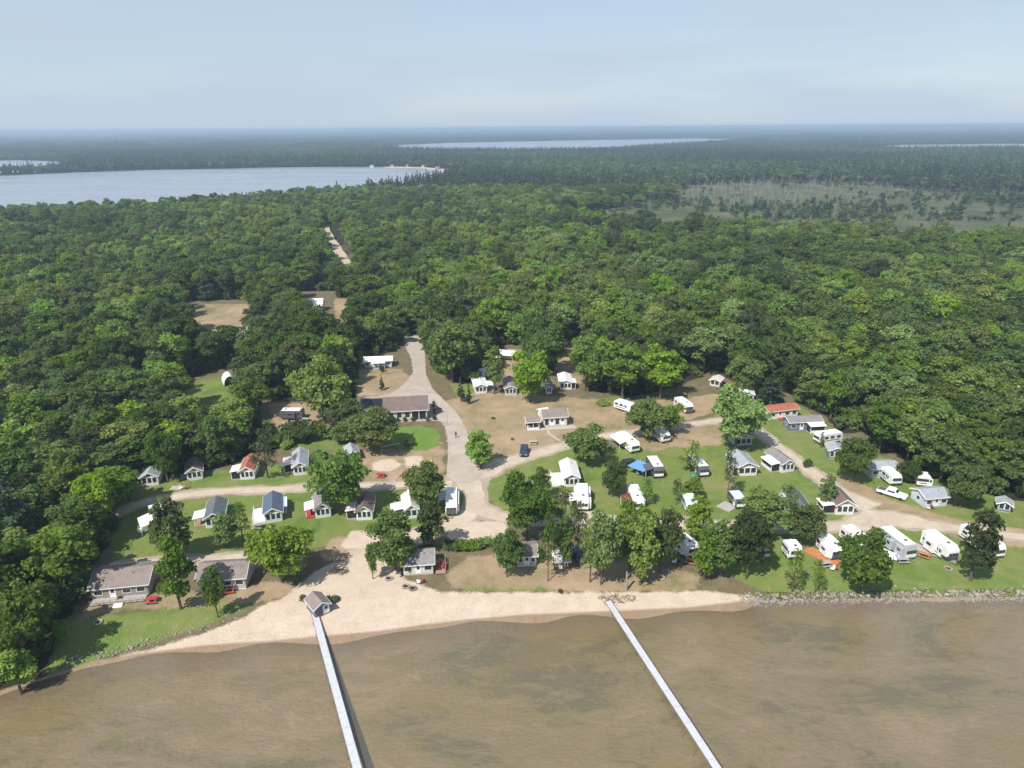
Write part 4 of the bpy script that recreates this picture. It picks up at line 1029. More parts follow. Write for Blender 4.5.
cottage("brown roofed cottage with white gable inside the bend of the gravel road", (847.5, 500), (832, 483.5), 3.8, RF_BROWN, W_WHITE, 4.0, 2.7, porches=[dict(side=-1, depth=2.6, x0=.0, x1=.46, roofm=METALW, screen=True)])
cottage("grey blue house in the shade of the very large pale green tree", (745, 434), (737, 427), 4.4, RF_SLATE, W_PALEB, 3.8, 2.7, cat="house", name="house", group=None)
cottage("cottage with a small blue white gable behind the round trees", (803, 504), (791, 487), 3.3, RF_SLATE, W_PALEB, 3.6, 2.6, porches=[dict(side=-1, depth=1.8, x0=-.35, x1=.1, roofm=RVBEIGE)])
cottage("grey blue cottage behind the big fifth wheel camper", (919, 489.5), (943, 487.5), 4.4, RF_LIGHT, W_PALEB, 3.7, 2.7, front='eave')
cottage("long white house with red roof at the forest edge", (765, 407), (795, 403.5), 4.0, RF_RED, W_WHITE, 3.5, 2.8, front='eave', porches=[dict(side=1, depth=1.4, x0=-.1, x1=.2, roof=False, rail=False, deckm=REDP)], cat="house", name="house", group=None)
cottage("long slate blue house with white awning below the red roofed house", (786, 417), (820, 415.5), 4.0, RF_GREY, W_BLUE, 3.7, 2.9, front='eave', porches=[dict(side=1, depth=2.3, x0=-.48, x1=-.02, roofm=METALW, screen=True, h1=2.8, h2=2.4)], cat="house", name="house", group=None)
cottage("blue gabled cottage in the trees, left one of two", (838, 448), (834, 441), 3.4, RF_LIGHT, W_BLUE, 3.5, 2.6)
cottage("blue and white cottage in the trees, right one of two", (856, 444), (850, 437), 3.6, RF_SLATE, W_PALEB, 3.5, 2.6, porches=[dict(side=1, depth=1.6, x0=0, x1=.45, roofm=METALW)])
cottage("low grey house deep in the shade of the forest edge trees", (867, 462), (895, 461), 4.0, RF_LIGHT, W_GREY, 3.5, 2.7, front='eave', cat="house", name="house", group=None)
cottage("pale little shed with brown front at the forest edge clearing", (715, 379), (719, 375), 3.0, METALP, W_CREAM, 2.9, 2.2, cat="shed", name="shed", group=None, side_win=False)
cottage("small slate roofed shed at the right edge behind the last camper", (1006, 502), (1005, 496), 2.4, RF_LIGHT, W_BLUE, 2.8, 2.1, cat="shed", name="shed", group=None, side_win=False)
cottage("white cottage glimpsed through the crowns left of the dark spruce", (748, 392), (746, 385), 3.6, METALW, W_WHITE, 3.4, 2.6)
cottage("white roofed building standing alone in the woods far behind the lodge", (304, 299), (323, 298.5), 6.5, METALW, W_WHITE, 5.6, 3.0, front='eave', cat="barn", name="barn", group=None)
cottage("pale blue roofed cottage in the woods, behind the curved white roof", (227, 329), (247, 327.5), 4.5, RVB, W_WHITE, 4.6, 3.0, front='eave', cat="house", name="house", group=None)
cottage("pale house with a teal roof at the far right in the woods", (1018, 386), (1040, 385), 5, RVB, W_WHITE, 4.6, 3.0, front='eave', cat="house", name="house", group=None)

# lake houses far across the water
FH = [
      (372, 167.9, "at the left end of the far sand strip"), (392, 167.6, "second along the far sand strip"), (408, 167.4, "third along the far sand strip"), (424, 167.9, "fourth along the far sand strip"), (438, 169.6, "where the far sand strip bends"), (447, 172.0, "at the right end of the far sand strip")]
for i, (x, y, wh) in enumerate(FH):
    p = G(x, y-.5); t = thing("lake_house", "tiny %s lake house across the water, %s" % (["white", "cream", "grey"][i % 3], wh), "house", (p.x, p.y, .6), R(10*i), "lake houses on the far shore")
    gable_walls(t, 7, 5, 4.2, 2.6, (W_WHITE, W_CREAM, W_GREY)[i % 3], 0); gable_roof(t, 7, 5, 4.2, 2.6, (RF_GREY, RF_BROWN, RF_RED)[i % 3], .5)
# ------------------------------------------------------------------ campers
GRV = "campers and trailers parked on the campground"
def camper(label, P, Q, hgt=3.3, w_=2.55, body=RVW, roof=METALW, kind='trailer', slides=(), awn=None, front=RVW, L_=None, name="camper", stripe=True, group=GRV, cat="camper", vents=2, nose=1):
    ZS = .84; YS = .90
    c, yaw, L = frame_(P, Q, hgt*ZS)
    if L_:
        pn = G(*P, hgt*ZS); d = Vector((math.cos(yaw), math.sin(yaw), 0)); c = pn-d*(L_/2); L = L_
    t = thing(name, label, cat, (c.x, c.y, 0), yaw, group)
    t.scale = (1, YS, ZS); b = .55; h = hgt; x1 = L/2; x0 = -L/2; q = nose
    if kind == 'fifth': prof = [(x0+.1, b), (x1-2.3, b), (x1-2.2, 1.35), (x1-.25, 1.5), (x1, 2.0), (x1-.1, h-.8), (x1-.7, h-.12), (x0+.15, h-.12), (x0, h-.3), (x0, b+.1)]
    elif kind == 'bus': prof = [(x0, b-.1), (x1-.1, b-.1), (x1, 1.1), (x1-.1, 2.2), (x1-.35, h-.15), (x0+.1, h-.15), (x0, h-.3)]
    else: prof = [(x0+.1, b), (x1-.35, b), (x1, b+.5), (x1-.02, h-.9), (x1-.45, h-.12), (x0+.25, h-.12), (x0, h-.5), (x0, b+.15)]
    if q < 0: prof = [(-x, z) for x, z in prof][::-1]
    mb = MB(); mb.prism(prof, w_/2, -w_/2); bo = mb.build("body", body, t, .06)
    rf = MB(); rf.box((0 if kind != 'fifth' else -.25*q, 0, h-.07), (L-1.15, w_-.05, .1)); ro = rf.build("roof", roof, t, .03)
    for i in range(vents): MB().box((-L*.28+i*L*.52/max(1, vents-1) if vents > 1 else 0, .1, h+.05), (.5, .5, .15)).build("roof_vent", RVD if i % 2 else TRIM, ro)
    MB().box((L*.04, 0, h+.09), (.95, .75, .26)).build("air_conditioner", TRIM, ro, .05)
    # windows on the sides, front
    for s in ('+y', '-y'):
        for u in (-L*.33, -L*.05, L*.2): add_window(t, s, L, w_, u, 2.05, .95, .6, mats=RVD)
    add_window(t, '-y' if awn is None or awn[0] < 0 else '+y', L, w_, L*.08+.9, 1.6, .65, 1.75, door=True)
    fx = '+x' if q > 0 or kind != 'fifth' else '+x'
    for u in (-.72, 0, .72): add_window(t, fx, L-(.0 if kind != 'fifth' else 0.02), w_, u, 2.1, .55, .7, mats=RVD)
    if front is not body: MB().box((L/2+.012 if q > 0 or kind == 'bus' else L/2+.012, 0, 1.25), (.03, w_-.3, .75)).build("front_cap", front, t)
    if stripe:
        for s in (-1, 1): MB().box((-.2, s*(w_/2+.008), 1.15), (L-1.6, .016, .28)).build("stripe", STRIPE, t)
    for x in (-.55, .45):
        for s in (-1, 1):
            MB().tube([(x-L*.08, s*(w_/2-.28), .37), (x-L*.08, s*(w_/2-.02), .37)], .37, 12).build("wheel", BLACK, t)
    MB().tube([(q*(L/2-.05), 0, .5), (q*(L/2+.9), 0, .5)], .06, 6).build("hitch", STEEL, t)
    MB().tube([(q*(L/2+.6), 0, .02), (q*(L/2+.6), 0, .62)], .05, 6).build("jack", STEEL, t)
    for (s, xa, xb, dp) in slides:
        sm = MB(); sm.box(((xa+xb)/2*L, s*(w_/2+dp/2), 1.75), ((xb-xa)*L, dp, h-1.35)); so_ = sm.build("slide_out", body, t, .04)
        MB().box(((xa+xb)/2*L, s*(w_/2+dp+.018), 2.1), ((xb-xa)*L*.45, .03, .6)).build("pane", GLASS, so_)
    if awn:
        s, xa, xb, dp, am = awn; a = MB()
        pr = [(s*(w_/2+.02), h-.45), (s*(w_/2+dp), h-.95), (s*(w_/2+dp), h-.9), (s*(w_/2+.02), h-.38)]
        a.prismx(pr if s > 0 else pr[::-1], xa*L, xb*L); a.build("awning", am, t)
        for x in (xa*L+.1, xb*L-.1): MB().tube([(x, s*(w_/2+dp-.05), .02), (x, s*(w_/2+dp-.05), h-.96)], .04, 6).build("awning_pole", TRIM, t)
    return t
camper("white roofed camper with wide white awning near the left end of the gravel lane", (161, 521), (154, 503), awn=(-1, -.15, .38, 2.6, METALW), slides=[(1, -.1, .35, .8)])
camper("white camper with black front cap parked left of the road junction", (451, 504), (451.5, 486), 3.5, body=RVW, front=RVD, slides=[(1, -.35, .35, .45)], awn=(-1, -.35, .15, 1.6, RVG), kind='trailer')
camper("dark bodied camper with white roof alone in the clearing left of the huge round tree", (280, 409), (303, 409), 3.2, body=RVD, stripe=False, slides=[(1, -.2, .2, .6)])
camper("white camper standing under the trees behind the dark fronted cottage", (496, 350), (517, 351.5), 3.3, slides=[], awn=(1, -.4, .35, 1.8, METALW))
camper("small white camper behind the white awning cottage by the main road", (480, 370), (491, 367), 3.0, L_=5.5, vents=1)
camper("small white camper behind the tree right of the porch cottage, farthest back", (597, 353), (606, 352), 3.0, vents=1)
camper("short white camper with clutter beside it on the dry ground", (633, 404), (622, 400.5), 3.0, L_=5.5, vents=1)
camper("long white camper with side awning behind the dense green tree", (636, 443), (620, 430.5), 3.4, slides=[(1, -.2, .3, .5)], awn=(-1, -.45, .2, 2.0, METALW))
camper("white camper with dark front parked on dry grass near the shed", (690, 404.5), (678, 396), 3.3, front=RVD)
camper("short white camper partly under the leafy tree beside the road", (667, 434), (661, 430), 3.1, L_=5.5, vents=1)
camper("black and white camper next to a blue tarp", (659.5, 467.5), (651, 454.5), 3.4, body=RVD, awn=(-1, .0, .45, 1.9, RVD))
camper("white camper with a maroon awning", (639, 500), (632, 483), 3.5, kind='trailer', awn=(-1, .0, .45, 2.0, MAROON), slides=[(1, -.1, .35, .5)])
camper("white roofed dark two tone camper with green mat left of the sparse tree", (705, 467), (698.5, 460), 3.2, body=RVD, roof=METALW, L_=7)
camper("small trailer with pale blue roof beside the small bright tree", (693, 503), (687, 492), 2.9, roof=RVB, body=RVB)
camper("dark sided trailer with rounded pale blue roof alone on the grass", (742, 500), (733, 489), 2.7, body=RVD, roof=RVB, w_=2.4, vents=1)
camper("white beachfront camper with orange chairs in front", (694, 545), (677, 531), 3.4, slides=[(-1, -.2, .3, .5)], awn=(-1, -.4, .1, 1.0, METALP))
camper("white camper mostly hidden by the dense trees on the bank", (652, 545), (644, 532), 3.3)
camper("white camper hidden behind the pair of trees at the beach's right end", (765, 548), (758, 540), 3.2)
camper("white camper hidden behind the round tree left of the orange deck", (797, 548), (789, 538), 3.2)
camper("white camper with dark front and an orange wooden deck", (839, 547.5), (823, 532.5), 3.5, front=RVD, slides=[(-1, -.1, .35, .6)], kind='trailer')
camper("white camper behind the broad shore tree left of the long dark sided camper", (868, 541), (846, 523.5), 3.4, slides=[(1, -.2, .3, .5)])
camper("long dark grey sided camper with white roof on the shore lawn", (913, 546), (884, 524.5), 3.6, body=RVG, slides=[(-1, -.1, .1, .7), (-1, .2, .44, .5)], kind='bus')
camper("big white fifth wheel camper with dark swoosh on the shore lawn", (955.5, 548), (928, 528.5), 3.8, kind='fifth', slides=[(-1, -.3, .05, .5)])
camper("white camper with three dark front windows at the right edge of the lawn", (1002, 546), (990, 538), 3.5, L_=8, slides=[(-1, -.2, .3, .5)])
camper("white camper with roof vent behind the white pickup", (932, 474.5), (917, 473), 3.2)
camper("small white camper just left behind the white pickup", (898, 476), (893, 472), 3.1, L_=5.5, vents=1)
camper("white camper parked nose-out below the slate blue house", (817, 433.5), (840, 430), 3.2)
camper("white slide-out camper with side awning right of the dark pointed tree", (583, 500), (582, 482), 3.4, slides=[(1, -.4, -.05, .6), (1, .2, .42, .6), (-1, -.4, -.1, .6)], awn=(-1, .0, .42, 2.0, METALW))
# white cottage with deck above it
cottage("white cottage with white roof and a railed white deck above the slide-out camper", (572, 474.5), (567.5, 458), 3.3, METALW, W_WHITE, 3.6, 2.7, porches=[dict(side=-1, depth=2.6, x0=-.3, x1=.45, roof=False, rail=True, deckm=TRIM, deck=.5)])
# curved white shelter
c, yaw, L = frame_((230, 378), (226, 371), 2.8)
t = thing("shelter", "curved white shelter roof in a shaded gap of the left woods", "shelter", (c.x, c.y, 0), yaw)
prof = [(-1.8*math.cos(a), .2+2.8*math.sin(a)) for a in [math.pi*i/10 for i in range(11)]]
mb = MB(); inn = [(x*.96, z*.97) for x, z in prof][::-1]; mb.prismx(prof+inn, -2.5, 2.5); mb.build("canopy", METALW, t)
MB().prismx([(x*.94, z*.95) for x, z in prof], -2.4, -2.3).build("end_wall", TRIM, t)

# ------------------------------------------------------------------ vehicles
def car(label, px, py, yaw, paint, kind='suv', name="parked_car", cat="car"):
    p = G(px, py); t = thing(name, label, cat, (p.x, p.y, 0), yaw)
    L, w_ = (5.6, 1.95) if kind == 'pickup' else (4.6, 1.85)
    x1 = L/2; x0 = -x1
    if kind == 'pickup':
        MB().prism([(x0, .5), (x0, 1.05), (x1-1.7, 1.08), (x1-.2, 1.0), (x1, .8), (x1, .45)], w_/2, -w_/2).build("body", paint, t, .06)
        MB().prism([(x1-3.9, 1.06), (x1-3.7, 1.75), (x1-2.3, 1.78), (x1-1.6, 1.08)], w_/2-.1, -w_/2+.1).build("cab", paint, t, .05)
        MB().box((x0+.85, 0, 1.08), (1.45, w_-.4, .05)).build("bed", RVD, t)
        g0, g1 = x1-3.6, x1-2.1
    else:
        MB().prism([(x0, .45), (x0, 1.0), (x1-1.2, 1.0), (x1-.1, .85), (x1, .45)], w_/2, -w_/2).build("body", paint, t, .06)
        MB().prism([(x0+.1, 1.0), (x0+.45, 1.62), (x1-2.0, 1.65), (x1-1.1, 1.0)], w_/2-.12, -w_/2+.12).build("cab", paint, t, .05)
        g0, g1 = x0+.6, x1-1.9
    for s in (-1, 1): MB().box(((g0+g1)/2, s*(w_/2-.085), 1.36), (g1-g0-.1, .03, .36)).build("side_window", GLASS, t)
    MB().box((x1-(1.93 if kind == 'pickup' else 1.5), 0, 1.42), (.04, w_-.5, .52), tilt=('Y', -.9 if kind == 'pickup' else -.95)).build("windscreen", GLASS, t)
    for s in (-1, 1):
        for x in (x0+.95, x1-.95): MB().tube([(x, s*(w_/2-.22), .34), (x, s*(w_/2+.01), .34)], .34, 12).build("wheel", BLACK, t)
        MB().box((x1+.01, s*.65, .78), (.04, .3, .14)).build("headlight", TRIM, t)
    return t
car("dark blue car parked on the dry ground beside the gravel road", 524, 453.5, R(-95), CARBLUE)
car("dark car parked left of the blue tarp", 631.5, 466, R(10), CARBLK)
car("white pickup truck on the grass at the bend of the gravel road", 891.5, 496, R(-42), CARWHITE, 'pickup', "pickup_truck", "pickup truck")
car("blue car half hidden beside the brown beach cabin", 578, 558, R(-70), CARBLUE)

# ------------------------------------------------------------------ small things
def picnic_table(label, px, py, yaw, m_, group="picnic tables by the cottages and campers"):
    p = G(px, py); t = thing("picnic_table", label, "picnic table", (p.x, p.y, float(ground_z(p.x, p.y))), yaw, group)
    tp = MB()
    for i in range(4): tp.box((0, -.33+i*.22, .75), (1.9, .20, .05))
    tp.build("table_top", m_, t)
    for s in (-1, 1): MB().box((0, s*.75, .45), (1.9, .28, .05)).build("bench", m_, t)
    for x in (-.7, .7):
        l = MB(); l.box((x, 0, .41), (.08, 1.5, .07)); l.box((x, .4, .36), (.08, .08, .8), tilt=('X', .45)); l.box((x, -.4, .36), (.08, .08, .8), tilt=('X', -.45)); l.build("leg", WOODG, t)
    return t
picnic_table("red picnic table on the ground before the leftmost long cottage", 152, 602, R(6), REDP)
picnic_table("red picnic table at the right end of the leftmost long cottage", 162, 584, R(5), REDP)
picnic_table("red picnic table before the second long cottage", 229, 592, R(15), REDP)
picnic_table("pale picnic table on the grass between the two gravel lanes, below the deck cottage", 258, 528, R(0), WOODG)
picnic_table("orange picnic table right of the long dark sided camper", 924, 557, R(-38), ORANGE)
picnic_table("worn wooden picnic table left of the long dark sided camper's front", 902, 562, R(0), WOODG)
picnic_table("wooden picnic table in front of the camper with the orange deck", 825, 566, R(8), WOODG)
picnic_table("red table on the side deck of the lake cottage", 441.5, 568, R(90), REDP)
picnic_table("pale picnic table beside the path below the bath house", 533, 444, R(0), CONC)
picnic_table("pale picnic table beside the dark camper in the clearing", 306, 421, R(-15), CONC)
picnic_table("orange picnic table in front of the beachfront camper", 691, 563, R(-30), ORANGE)
picnic_table("red picnic table near the ball clearing left of the yellow slide", 381, 477, R(-8), REDP)
def fire_pit(label, px, py):
    p = G(px, py); t = thing("fire_pit", label, "fire pit", (p.x, p.y, float(ground_z(p.x, p.y))), 0, "fire pits on the lawns")
    st = MB()
    for k in range(10):
        a = 6.283*k/10; st.box((.55*math.cos(a), .55*math.sin(a), .12), (.24, .34, .26), rz=a)
    st.build("stone_ring", ROCK, t); MB().tube([(0, 0, .01), (0, 0, .06)], .42, 12).build("ashes", BLACK, t)
for l, x, y in (("stone fire pit on the left beach lawn", 98, 623), ("dark fire pit on the sand left of the lake cottage's front", 406, 587), ("second dark fire pit on the sand before the lake cottage", 413, 589),
                ("fire pit on the shore lawn before the fifth wheel camper", 948, 569), ("fire pit on the bare bank left of the beachfront camper", 661, 578), ("fire pit under the broad beach tree's shade", 389, 579), ("fire pit on the grass inside the road loop", 504, 497),
                ("fire pit on the shore lawn below the camper with the orange deck", 808, 574)):
    fire_pit(l, x, y)
# decks, mats, tarps
def slab(name, label, cat, px, py, lx, ly, h, yaw, m_, zoff=0, posts=False):
    p = G(px, py); t = thing(name, label, cat, (p.x, p.y, 0), yaw)
    b_ = MB(); b_.box((0, 0, zoff+h/2), (lx, ly, h)); b_.build("board_deck" if not posts else "sheet", m_, t, .01)
    if posts:
        for x in (-lx/2+.1, lx/2-.1):
            for y in (-ly/2+.1, ly/2-.1): MB().tube([(x, y, 0), (x, y, zoff)], .04, 6).build("pole", STEEL, t)
    else:
        f_ = MB()
        for x in (-lx/2+.2, lx/2-.2): f_.box((x, 0, zoff/2+.02), (.12, ly-.2, .06))
        f_.build("bearer", WOOD, t)
    return t
slab("wooden_deck", "orange wooden deck along the camper with the dark front", "deck", 822, 557, 2.2, 6.0, .3, R(38), ORANGE)
slab("patio", "grey patio mat beside the big fifth wheel camper", "patio", 933, 552, 7.5, 2.4, .05, R(-42), WOODG)
slab("tarp_canopy", "bright blue tarp stretched beside the black and white camper", "tarp", 640, 474, 4.2, 4.0, .06, R(-45), TARP, 2.0, True)
slab("shade_canopy", "white peaked canopy sheet on the grass inside the road loop", "canopy", 518, 498, 2.6, 3.0, .06, R(20), METALW, 1.6, True)
slab("shade_canopy", "grey canopy left of the big dark tree inside the road loop", "canopy", 533, 488, 3.0, 2.4, .06, R(5), RVG, 1.6, True)
slab("ground_mat", "green mat beside the dark two tone camper", "mat", 694, 476, 2.0, 1.6, .05, R(-20), GREENP)
slab("utility_trailer", "flat white trailer beside the long dark sided camper", "trailer", 888, 556, 3.6, 1.7, .35, R(-50), METALW, .3)
slab("patio", "pale patio before the white fronted cottage of the upper row", "patio", 178, 488, 3.0, 1.6, .08, R(0), CONC)
slab("wooden_deck", "grey deck left of the dark sided trailer with pale blue roof", "deck", 727, 507, 3.0, 3.0, .2, R(-50), WOODG)
slab("patio", "pinkish bare patio pad behind the slide-out camper's neighbour", "patio", 556, 478, 3.4, 3.0, .05, R(0), CONC)
# slide (yellow)
p = G(427, 468); t = thing("playground_slide", "yellow playground slide behind the dark round tree", "slide", (p.x, p.y, 0), R(20))
sl_ = MB(); sl_.add([(-1.8, -.35, .15), (1.2, -.35, 1.6), (1.2, .35, 1.6), (-1.8, .35, .15), (-1.8, -.35, .23), (1.2, -.35, 1.68), (1.2, .35, 1.68), (-1.8, .35, .23)], [(3, 2, 1, 0), (4, 5, 6, 7), (0, 1, 5, 4), (1, 2, 6, 5), (2, 3, 7, 6), (3, 0, 4, 7)]); sl_.build("chute", YELLOW, t)
for s in (-1, 1): MB().tube([(1.6, s*.3, 0), (1.3, s*.3, 2.3)], .05, 6).build("ladder_rail", STEEL, t)
ld = MB()
for i in range(5): ld.box((1.57-.05*i, 0, .3+i*.3), (.05, .55, .05))
ld.build("rung", STEEL, t)
# volleyball posts and net
p1, p2 = G(382, 456), G(400, 452)
t = thing("sports_net", "net between two posts at the edge of the bare sandy patch", "net", (*((p1+p2)/2)[:2], 0), math.atan2(p2.y-p1.y, p2.x-p1.x)); Ln = (p2-p1).length
for s in (-1, 1): MB().tube([(s*Ln/2, 0, 0), (s*Ln/2, 0, 2.4)], .05, 6).build("post", STEEL, t)
MB().box((0, 0, 2.3), (Ln, .03, .06)).build("net_tape", TRIM, t)
# bins at the lodge
for (x, y, l) in ((433.5, 403.5, "dark bin at the lodge's right corner, farther one"), (433.5, 407, "dark bin at the lodge's right corner, nearer one")):
    p = G(x, y); t = thing("litter_bin", l, "bin", (p.x, p.y, 0), 0, "bins by the lodge"); MB().tube([(0, 0, 0), (0, 0, .95)], [.28, .34], 12).build("barrel", BLACK, t); MB().tube([(0, 0, .96), (0, 0, 1.05)], [.37, .30], 12).build("lid", STEEL, t)
p = G(437.5, 413); t = thing("dumpster", "dark waste container right of the lodge", "dumpster", (p.x, p.y, 0), R(50)); MB().prism([(-1.0, .15), (1.0, .15), (1.1, 1.1), (-1.1, 1.25)], .7, -.7).build("bin_body", RVD, t, .03); MB().box((0, 0, 1.27), (2.2, 1.4, .06), tilt=('Y', .07)).build("lid", BLACK, t)
# poles
for (x, y, h_, l) in ((335, 566, 4.2, "thin pole standing in the sandy drive"), (447.5, 425, 3.2, "sign post at the left edge of the main road")):
    p = G(x, y); t = thing("pole", l, "pole", (p.x, p.y, 0)); MB().tube([(0, 0, 0), (0, 0, h_)], [.09, .06], 8).build("shaft", WOODG, t); MB().tube([(0, 0, h_), (0, 0, h_+.12)], [.08, .02], 8).build("cap", STEEL, t)
# bare trunk at the beach (topped palm-like stump)
p = G(626, 589); t = thing("bare_trunk", "bare pale tree trunk standing at the top of the beach near the right dock", "tree trunk", (p.x, p.y, 0))
MB().tube([(0, 0, -.2), (.05, 0, 1.2), (0, .05, 3.3)], [.26, .2, .15], 9).build("trunk", BARKG, t); MB().tube([(0, 0, 2.2), (.5, .1, 3.0)], [.1, .05], 6).build("branch_stub", BARKG, t)
# beach fence line
# docks
def dock(label, A, B, ext=0, wid=1.0, z=.25):
    a = G(*A, z); b = G(*B, z); d = b-a; L = d.length; d.normalize(); c = (a+b)/2; yaw = math.atan2(d.y, d.x)
    t = thing("dock", label, "dock", (c.x, c.y, 0), yaw)
    n = int(L/3)+1; seg = L/n; g = float(ground_z(b.x, b.y))
    for i in range(n):
        x = -L/2+seg*(i+.5); mb = MB(); mb.box((x, 0, z-.04), (seg-.04, wid, .08)); sct = mb.build("deck_section", ALU, t)
        fr_ = MB()
        for s in (-1, 1): fr_.box((x, s*(wid/2+.03), z-.06), (seg, .05, .16))
        fr_.build("side_rail", STEEL, sct)
    for i in range(n+1):
        x = -L/2+seg*i
        wx, wy = c.x+d.x*x, c.y+d.y*x; gz = float(ground_z(wx, wy))
        for s in (-1, 1): MB().tube([(x, s*(wid/2+.1), gz-.1), (x, s*(wid/2+.1), z+.05)], .035, 6).build("leg", STEEL, t)
dock("narrow metal dock running from the boathouse into the lake", (314, 611), (366, 800), z=.04)
dock("narrow metal dock at the right running straight out from the beach", (608, 601), (738, 800), z=.04)
# brush pile by right dock
def brush(label, px, py, rx, ry, h_):
    p = G(px, py); mb = MB(); z0 = float(ground_z(p.x, p.y))
    for i in range(80):
        a = rng.uniform(0, 6.28); r_ = math.sqrt(rng.random()); c_ = Vector((math.cos(a)*rx*r_, math.sin(a)*ry*r_, rng.uniform(0, h_)*(1-r_*.6))); d_ = Vector((rng.uniform(-1, 1), rng.uniform(-1, 1), rng.uniform(-.2, .5))).normalized()*rng.uniform(.3, .7)
        mb.tube([c_-d_, c_+d_], .03, 3)
    o = mb.build("brush_pile", BARK, None); o.location = (p.x, p.y, z0); tag(o, label, "brush pile")
brush("low pile of brown driftwood and brush at the head of the right dock", 617, 597, 3.2, 1.1, .5)
0 and brush("thin scatter of driftwood on the beach left of the right dock's brush", 575, 600, 2.2, .6, .2)
brush("dark heap of branches beside the pole in the sandy drive", 339, 572, 1.6, .9, .5)
# rocks
rocks = []
for s in range(5):
    import bmesh
    bm = bmesh.new(); bmesh.ops.create_icosphere(bm, subdivisions=2, radius=.5); r_ = random.Random(s)
    k1 = [Vector((r_.uniform(-1, 1), r_.uniform(-1, 1), r_.uniform(-1, 1))).normalized() for _ in range(7)]
    for v_ in bm.verts:
        for k_ in k1:
            d_ = v_.co.dot(k_)
            if d_ > .33: v_.co -= k_*(d_-.33)
        v_.co.z *= .75
    me = bpy.data.meshes.new("rock"); bm.to_mesh(me); bm.free(); me.materials.append(ROCK); rocks.append(me)
ROCKMARKS = [("below the left end of the lawn", 60), ("below the steps of the leftmost long cottage", 118), ("below the tall narrow tree", 180), ("where the sand beach ends", 770), ("below the small tree with the pale trunk", 800), ("below the broad shore tree", 860), ("below the long dark sided camper", 905), ("below the big fifth wheel camper", 945), ("below the dark heavy shore tree", 982), ("at the right edge of the photo", 1018)]
def rock_line(n, line, spread, smin, smax, label, group):
    P = [G(a, b, -.4) for a, b in line]; seg = [(P[i+1]-P[i]).length for i in range(len(P)-1)]; tot = sum(seg)
    for i in range(n):
        u = rng.random()*tot; k_ = 0
        while u > seg[k_]: u -= seg[k_]; k_ += 1
        q_ = P[k_].lerp(P[k_+1], u/seg[k_]); o = bpy.data.objects.new("boulder", rocks[rng.randrange(5)]); COL.objects.link(o)
        x = q_.x+rng.gauss(0, .3); y = q_.y+rng.uniform(-spread, spread); s_ = rng.uniform(smin, smax)
        o.location = (x, y, float(ground_z(x, y))+s_*.2); o.scale = (s_*rng.uniform(.8, 1.4), s_, s_*rng.uniform(.7, 1)); o.rotation_euler = (rng.uniform(0, .5), rng.uniform(0, .5), rng.uniform(0, 6))
        px_ = PX(x, y, 0)[0]; lm = min(ROCKMARKS, key=lambda q: abs(q[1]-px_))[0]
        tag(o, label % ("large" if s_ > (smin+smax)*.56 else "small", lm), "rock", group)
rock_line(222, [(762, 597), (800, 594.5), (860, 594), (940, 594), (1030, 593)], .6, .35, .85, "%s pale boulder in the right rock bank %s", "boulders of the right shore")
rock_line(36, [(50, 667), (90, 656), (130, 648), (150, 642)], .9, .22, .62, "%s pale boulder in the loose left line %s", "boulders above the left beach")
# loose stones: one uncountable mass
def stones(name, label, line, n, spread, smax):
    P = [G(a, b, -.4) for a, b in line]; seg = [(P[i+1]-P[i]).length for i in range(len(P)-1)]; tot = sum(seg); mb = MB()
    for i in range(n):
        u = rng.random()*tot; k_ = 0
        while u > seg[k_]: u -= seg[k_]; k_ += 1
        q_ = P[k_].lerp(P[k_+1], u/seg[k_]); x = q_.x; y = q_.y+rng.gauss(0, spread); s_ = rng.uniform(.12, smax); z = float(ground_z(x, y)); a = rng.uniform(0, 3)
        ca, sa = math.cos(a)*s_, math.sin(a)*s_
        mb.add([(x+ca, y+sa, z), (x-sa, y+ca, z), (x-ca, y-sa, z), (x+sa, y-ca, z), (x+ca*.3, y+sa*.3, z+s_*.8)], [(0, 1, 4), (1, 2, 4), (2, 3, 4), (3, 0, 4)])
    stuff(mb.build(name, ROCK), label, "stones")
stones("shore_stones", "loose small stones between the boulders of the right shore", [(740, 600), (800, 597), (860, 597), (940, 597), (1060, 596)], 1500, .8, .32)
stones("beach_stones", "loose small stones scattered along the left beach lawn edge", [(48, 668), (90, 656), (130, 648), (165, 638), (200, 629), (240, 616)], 150, .9, .2)
# grass tufts: uncountable
def tufts(name, label, poly, n, h_, m_):
    Pw = W(poly); xs = [p[0] for p in Pw]; ys = [p[1] for p in Pw]; V = []; r_ = np.random.RandomState(3)
    x = r_.uniform(min(xs), max(xs), n*3); y = r_.uniform(min(ys), max(ys), n*3); k_ = inpoly(x, y, Pw); x = x[k_][:n]; y = y[k_][:n]; n = len(x)
    z = ground_z(x, y); a = r_.uniform(0, 3.14, n); w_ = r_.uniform(.08, .2, n); hh = h_*r_.uniform(.5, 1.3, n)
    dx = np.cos(a)*w_; dy = np.sin(a)*w_
    V = np.stack([np.stack([x-dx, y-dy, z], 1), np.stack([x+dx, y+dy, z], 1), np.stack([x+dx*.4+.05, y+dy*.4, z+hh], 1), np.stack([x-dx*.4+.05, y-dy*.4, z+hh], 1)], 1)
    o = bpy.data.objects.new(name, np_mesh(name, V.reshape(-1, 3), np.arange(n*4).reshape(n, 4), [m_])); COL.objects.link(o); stuff(o, label, "grass")
tufts("shore_grass", "rough grass along the right shore lawn", [(760, 590), (1060, 588), (1060, 594), (760, 596)], 2500, .25, L_YEL)
0 and tufts("beach_grass", "rough grass at the upper edge of the central beach", [(470, 578), (560, 582), (640, 588), (560, 592), (460, 592)], 900, .2, L_YEL)
0 and tufts("lawn_grass", "rough grass on the left beach lawn", P_LUSH[1], 4000, .16, L_MID)
